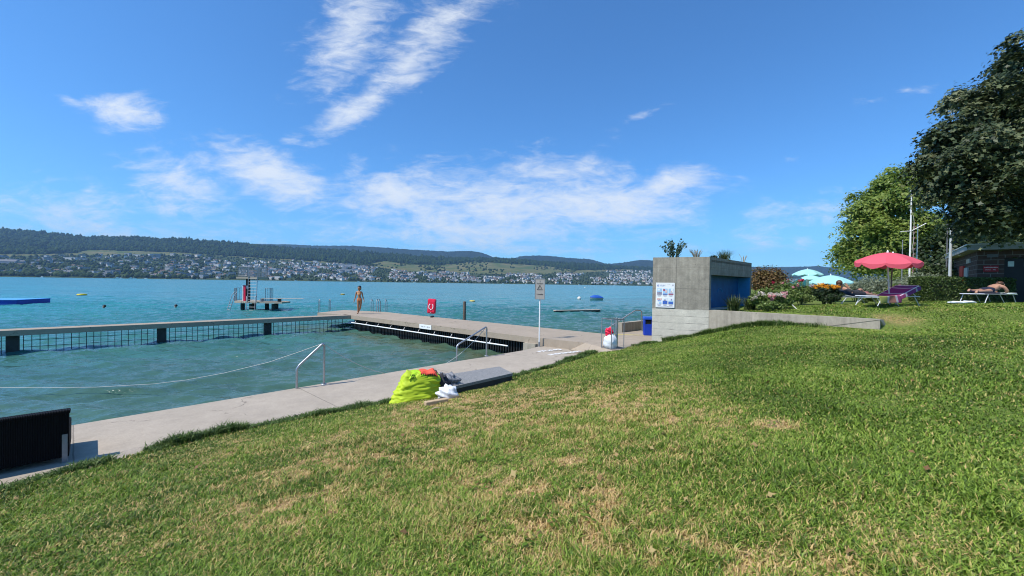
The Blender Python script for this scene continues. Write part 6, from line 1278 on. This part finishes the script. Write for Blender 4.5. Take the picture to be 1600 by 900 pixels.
# garden canes
for (a_, b2, lab) in (((1227, 466, 12.9), (1247, 485, 12.5), 'thin white cane leaning out of the flower bed onto the grass'), ((1203, 463, 13.0), (1213, 469.5, 12.8), 'short thin white cane lying across the flowering perennials')):
    q0 = WY(*a_); q1 = WY(*b2); mb = MB(); mb.tube([(0, 0, 0), tuple(q1-q0)], .009, 6); o = mb.build('garden_cane', M_white); o.location = q0; tag(o, lab, 'cane')

# ---- brick hut under the tree
hc = Vector((20.4, 18.0, 0)); zg_ = 1.42; hf = Vector((.75, -.66, 0)).normalized(); hs_ = Vector((.69, .724, 0)).normalized(); hut = thing('brick_hut', 'dark brick hut with flat overhanging roof in the shade of the big tree', 'hut', (hc.x, hc.y, zg_), math.atan2(hf.y, hf.x))
m, t, b = newmat('dark_brick'); setin(b, Roughness=.9, Specular_IOR_Level=.2); tcn = t.nodes.new('ShaderNodeTexCoord'); mp = t.nodes.new('ShaderNodeMapping'); mp.vector_type = 'POINT'; sx = t.nodes.new('ShaderNodeSeparateXYZ'); t.links.new(tcn.outputs['Object'], sx.inputs[0]); cx_ = t.nodes.new('ShaderNodeCombineXYZ'); t.links.new(mth(t, 'ADD', sx.outputs[0], sx.outputs[1]), cx_.inputs[0]); t.links.new(sx.outputs[2], cx_.inputs[1])
bk = t.nodes.new('ShaderNodeTexBrick'); bk.inputs['Scale'].default_value = 1.0; bk.inputs['Brick Width'].default_value = .40; bk.inputs['Row Height'].default_value = .20; bk.inputs['Mortar Size'].default_value = .012; bk.inputs['Color1'].default_value = (.10, .055, .042, 1); bk.inputs['Color2'].default_value = (.065, .042, .036, 1); bk.inputs['Mortar'].default_value = (.19, .17, .15, 1); t.links.new(cx_.outputs[0], bk.inputs['Vector']); t.links.new(bk.outputs['Color'], b.inputs['Base Color']); M_brick = m
WH = 2.20; DL = 6.5; FLn = 4.0
# local: x along the front (towards the right), y inwards
ly = Vector((-hf.y, hf.x, 0)); ly = ly if ly.dot(hs_) > 0 else -ly; sy = 1
mb = MB(); mb.box((.39, .12, WH/2), (.78, .24, WH)); mb.build('front_wall', M_brick, hut)
mb = MB(); mb.box((1.62+1.2, .12, WH/2), (2.4, .24, WH)); mb.build('front_wall', M_brick, hut)
mb = MB(); mb.box((1.2, .12, WH-.16), (.835, .235, .31)); mb.build('door_lintel', M_brick, hut)
mb = MB(); mb.box((.12, .242+DL/2, WH/2), (.24, DL, WH)); mb.build('side_wall', M_brick, hut)
mb = MB(); mb.box((FLn-.12, .242+DL/2, WH/2), (.24, DL, WH)); mb.build('side_wall', M_brick, hut)
mb = MB(); mb.box((FLn/2, .3+DL, WH/2), (FLn, .2, WH)); mb.build('rear_wall', M_brick, hut)
mb = MB(); mb.box((FLn/2, DL/2+.1, .02), (FLn, DL, .04)); mb.build('floor_slab', M_dark, hut)
M_roofc = mat('grey_fascia', (.30, .31, .31), .7, var=.1); mb = MB(); mb.box((FLn/2, DL/2, WH+.13), (FLn+.7, DL+.9, .22)); rf_ = mb.build('roof', M_roofc, hut)
mb = MB(); mb.box((FLn/2, DL/2, WH+.265), (FLn+.76, DL+.96, .045)); mb.build('roof_edge', mat('pale_flashing', (.55, .57, .57), .5), rf_)
M_door = mat('black_door', (.012, .012, .013), .6); mb = MB(); mb.box((1.2, .16, .93), (.80, .05, 1.86)); dr_ = mb.build('door', M_door, hut)
for x in (.98, 1.42): mb = MB(); mb.box((x, .13, 1.62), (.17, .02, .22)); mb.build('door_window', mat('frosted_pane', (.55, .60, .52), .3), dr_)
mb = MB(); mb.box((1.55, .128, .9), (.035, .03, .22)); mb.build('handle', M_steel, dr_)
mb = MB(); mb.box((1.66, -.03, 1.1), (.10, .05, 2.0)); mb.build('blue_grey_panel', mat('blue_grey_paint', (.08, .13, .17), .6), hut)
for s, y in ((-1, 1.6),): mb = MB(); mb.box((-.02, 2.55, 1.18), (.06, .9, .75)); w_ = mb.build('window', mat('pale_window', (.45, .47, .44), .4), hut); mb = MB(); mb.box((-.05, 3.55, 1.2), (.07, 1.0, .95)); mb.build('red_shutter', mat('red_shutter', (.55, .035, .02), .6), hut)
mb = MB(); mb.box((-.02, 2.0, 1.85), (.05, .9, .2)); mb.build('vent', M_steel, hut)
sg2 = thing('hut_sign', 'dark red sign with a white lettered line on the brick hut', 'sign', Vector((hc.x, hc.y, zg_))+hf*.40-ly*.03+Vector((0, 0, 1.42))); Hs = orient(hf, (0, 0, 1), (0, 0, 0)); M_sred = mat('sign_red', (.30, .012, .015), .6, var=.1); mb = MB(); mb.box((0, 0, 0), (.44, .26, .02), 0, Hs); b_ = mb.build('board', M_sred, sg2)
T = Hs.copy(); T.translation = Hs @ Vector((0, .05, .0115)); text_mesh('GARDEROBEN', .062, M_white, T, 'lettering', b_, .001); T = Hs.copy(); T.translation = Hs @ Vector((-.08, -.05, .0115)); text_mesh('Damen', .05, M_white, T, 'lettering', b_, .001); T = Hs.copy(); T.translation = Hs @ Vector((.1, -.05, .0115)); text_mesh('WC', .05, M_white, T, 'lettering', b_, .001)
npl = thing('number_plate', 'small dark plate high on the brick hut above the red sign', 'plate', Vector((hc.x, hc.y, zg_))+hf*.44-ly*.03+Vector((0, 0, 1.98))); mb = MB(); mb.box((0, 0, 0), (.32, .14, .02), 0, Hs); mb.build('board', M_ink, npl)

# ---- trees
def tree(name, label, lobes, trunk, tr_r, clumps, per, lsize, spread, m, shape=LEAF4, limbs=14, updown=.5, seed=0, nsub=8):
    """lobes: (centre, radii); leaves hang in clumps over and inside the lobes, limbs run from the trunk to them"""
    rng = np.random.default_rng(seed); t = thing(name, label, 'tree', trunk); o = np.array(trunk); vol = np.array([r[0]*r[2] for c, r in lobes]); vol = vol/vol.sum(); P = []; O = []; CC = []
    sub_ = []; TT = []
    for (c, r), w in zip(lobes, vol):
        for i in range(nsub):
            d = rng.normal(size=3); d /= np.linalg.norm(d); d[2] = d[2]*.9+.08; s = rng.uniform(.26, .52); sub_.append((np.array(c)+d*np.array(r)*rng.uniform(.5, 1.0), np.array(r)*s*np.array([1, 1, .8]), w/nsub))
    for (c, r, w) in sub_:
        k = max(4, int(clumps*w)); d = rng.normal(size=(k, 3)); d[:, 2] = d[:, 2]*.9+.25; d /= np.linalg.norm(d, axis=1, keepdims=True); rad = rng.uniform(.45, 1.0, k)**.5; cc = np.array(c)+d*rad[:, None]*np.array(r); CC.append(cc); TT.append(np.repeat(rng.random(k)**1.4, per))  # tint per clump paints highlight and darker sprays into the leaf colour
        sz = spread*rng.uniform(.55, 1.25, k); q = rng.normal(size=(k, per, 3))*sz[:, None, None]*np.array([1, 1, .42]); q[:, :, 2] -= .35*(q[:, :, 0]**2+q[:, :, 1]**2)/sz[:, None]; pts_ = cc[:, None, :]+q; P.append(pts_.reshape(-1, 3)); O.append(np.repeat(d, per, 0))
    P = np.vstack(P)-o; O = np.vstack(O); leaves('crown', P, lsize*(.65+.7*rng.random(len(P))), m, t, O, shape, np.clip(np.concatenate(TT)*.6+.45*rng.random(len(P))-.02, 0, 1), updown, 1.0, 1.7)
    mb = MB(); top = max(c[2]+r[2]*.5 for c, r in lobes)-o[2]; mb.tube([(0, 0, -.4), (.05, 0, top*.25), (-.05, .05, top*.55), (0, 0, top*.85)], [tr_r*1.25, tr_r, tr_r*.7, tr_r*.2], 12)
    CCa = np.vstack(CC)-o
    for (c, r) in lobes:
        c = Vector(c)-Vector(trunk); f = min(.8, max(.22, (c.z-r[2]*.6)/top)); s0 = Vector((0, 0, top*f*.75)); md = s0.lerp(c, .5)+Vector((0, 0, r[2]*.12)); rr_ = tr_r*(.42 if r[0] > 1 else .3); mb.tube([s0, md, c], [rr_, rr_*.6, rr_*.22], 7)
        near = CCa[np.argsort(((CCa-np.array(c))**2).sum(1))[:limbs*2:2]]
        for e_ in near: e_ = Vector(e_); mb.tube([c, c.lerp(e_, .5)+Vector((0, 0, .1)), e_], [rr_*.25, rr_*.16, rr_*.06], 5, cap=False)
    mb.build('trunk', M_bark, t); return t
def lobe(px, py, rpx, Y, fy=1.0, fz=1.0): c = WY(px, py, Y); r = rpx*Y/F; return (tuple(c), (r*.95, r*fy, r*fz))
M_maple = leafmat('maple_leaves', [(.016, .026, .010), (.034, .054, .018), (.075, .098, .036), (.15, .165, .07), (.25, .25, .12)], .5, .16, .35)
ml = [lobe(*a) for a in [(1506, 205, 46, 16.2), (1490, 258, 38, 15.6), (1502, 302, 42, 15.8), (1536, 175, 60, 16.6), (1556, 245, 68, 15.4), (1560, 296, 52, 15.0), (1600, 98, 46, 17.2), (1632, 185, 90, 16.0), (1630, 272, 74, 15.0), (1672, 128, 72, 18.5), (1730, 190, 105, 17.0), (1710, 262, 90, 15.4), (1760, 260, 110, 18), (1690, 250, 100, 20), (1590, 230, 80, 19.5), (1528, 332, 26, 16.4), (1590, 335, 26, 16.2)]]
mt = at(1735, 16.8); tree('maple_tree', 'big dark broad leaved tree towering over the brick hut', ml, mt, .38, 2300, 74, .15, .26, M_maple, LEAF6, 12, 1.0, 5, 10)
M_robin = leafmat('yellow_green_leaves', [(.085, .14, .026), (.18, .26, .045), (.29, .36, .07), (.40, .43, .14)], .5, .42)
ll = [lobe(*a) for a in [(1322, 390, 19, 36), (1343, 347, 22, 36), (1356, 366, 30, 35), (1366, 318, 28, 36), (1392, 292, 28, 37), (1424, 290, 34, 37), (1402, 335, 42, 35), (1450, 315, 42, 37), (1442, 372, 46, 35), (1392, 388, 38, 34.5), (1352, 408, 24, 35), (1478, 360, 36, 37), (1420, 414, 32, 34.5)]]
tree('robinia_tree', 'tall pale yellow green tree behind the pink parasol and flagpoles', ll, at(1425, 36), .34, 1020, 76, .24, .46, M_robin, LEAF4, 10, .9, 6, 7)
M_mid = leafmat('mid_green_leaves', [(.014, .028, .008), (.03, .052, .014), (.055, .085, .024), (.09, .12, .04)], .5, .25)
tree('garden_tree', 'dark green tree in shadow directly behind the hedge', [lobe(*a) for a in [(1500, 388, 34, 28), (1474, 398, 30, 28), (1520, 372, 34, 29), (1455, 412, 22, 27)]], at(1495, 28), .22, 420, 44, .24, .42, M_mid, LEAF4, 8, .5, 7)
tree('garden_tree', 'mid green tree rising behind the roof of the brick hut', [lobe(*a) for a in [(1560, 402, 36, 36), (1620, 390, 52, 36), (1690, 380, 64, 34), (1770, 370, 80, 34)]], at(1650, 36), .25, 600, 44, .28, .5, M_mid, LEAF4, 8, .5, 8)
for i, (px, Y, r, lab) in enumerate([(1450, 23.5, (1.1, .9, .95), 'green shrub behind the hedge beneath the short grey flagpole'), (1500, 22.5, (1.3, 1, .95), 'green shrub behind the hedge at the side of the brick hut'), (1424, 27, (1.5, 1.1, 1.2), 'green shrub behind the silvery shrubs at the flagpole feet')]): bush('garden_shrub', lab, 'shrub', at(px, Y), r, 4200, .12, M_mid if i < 2 else M_robin, 40+i, 14)
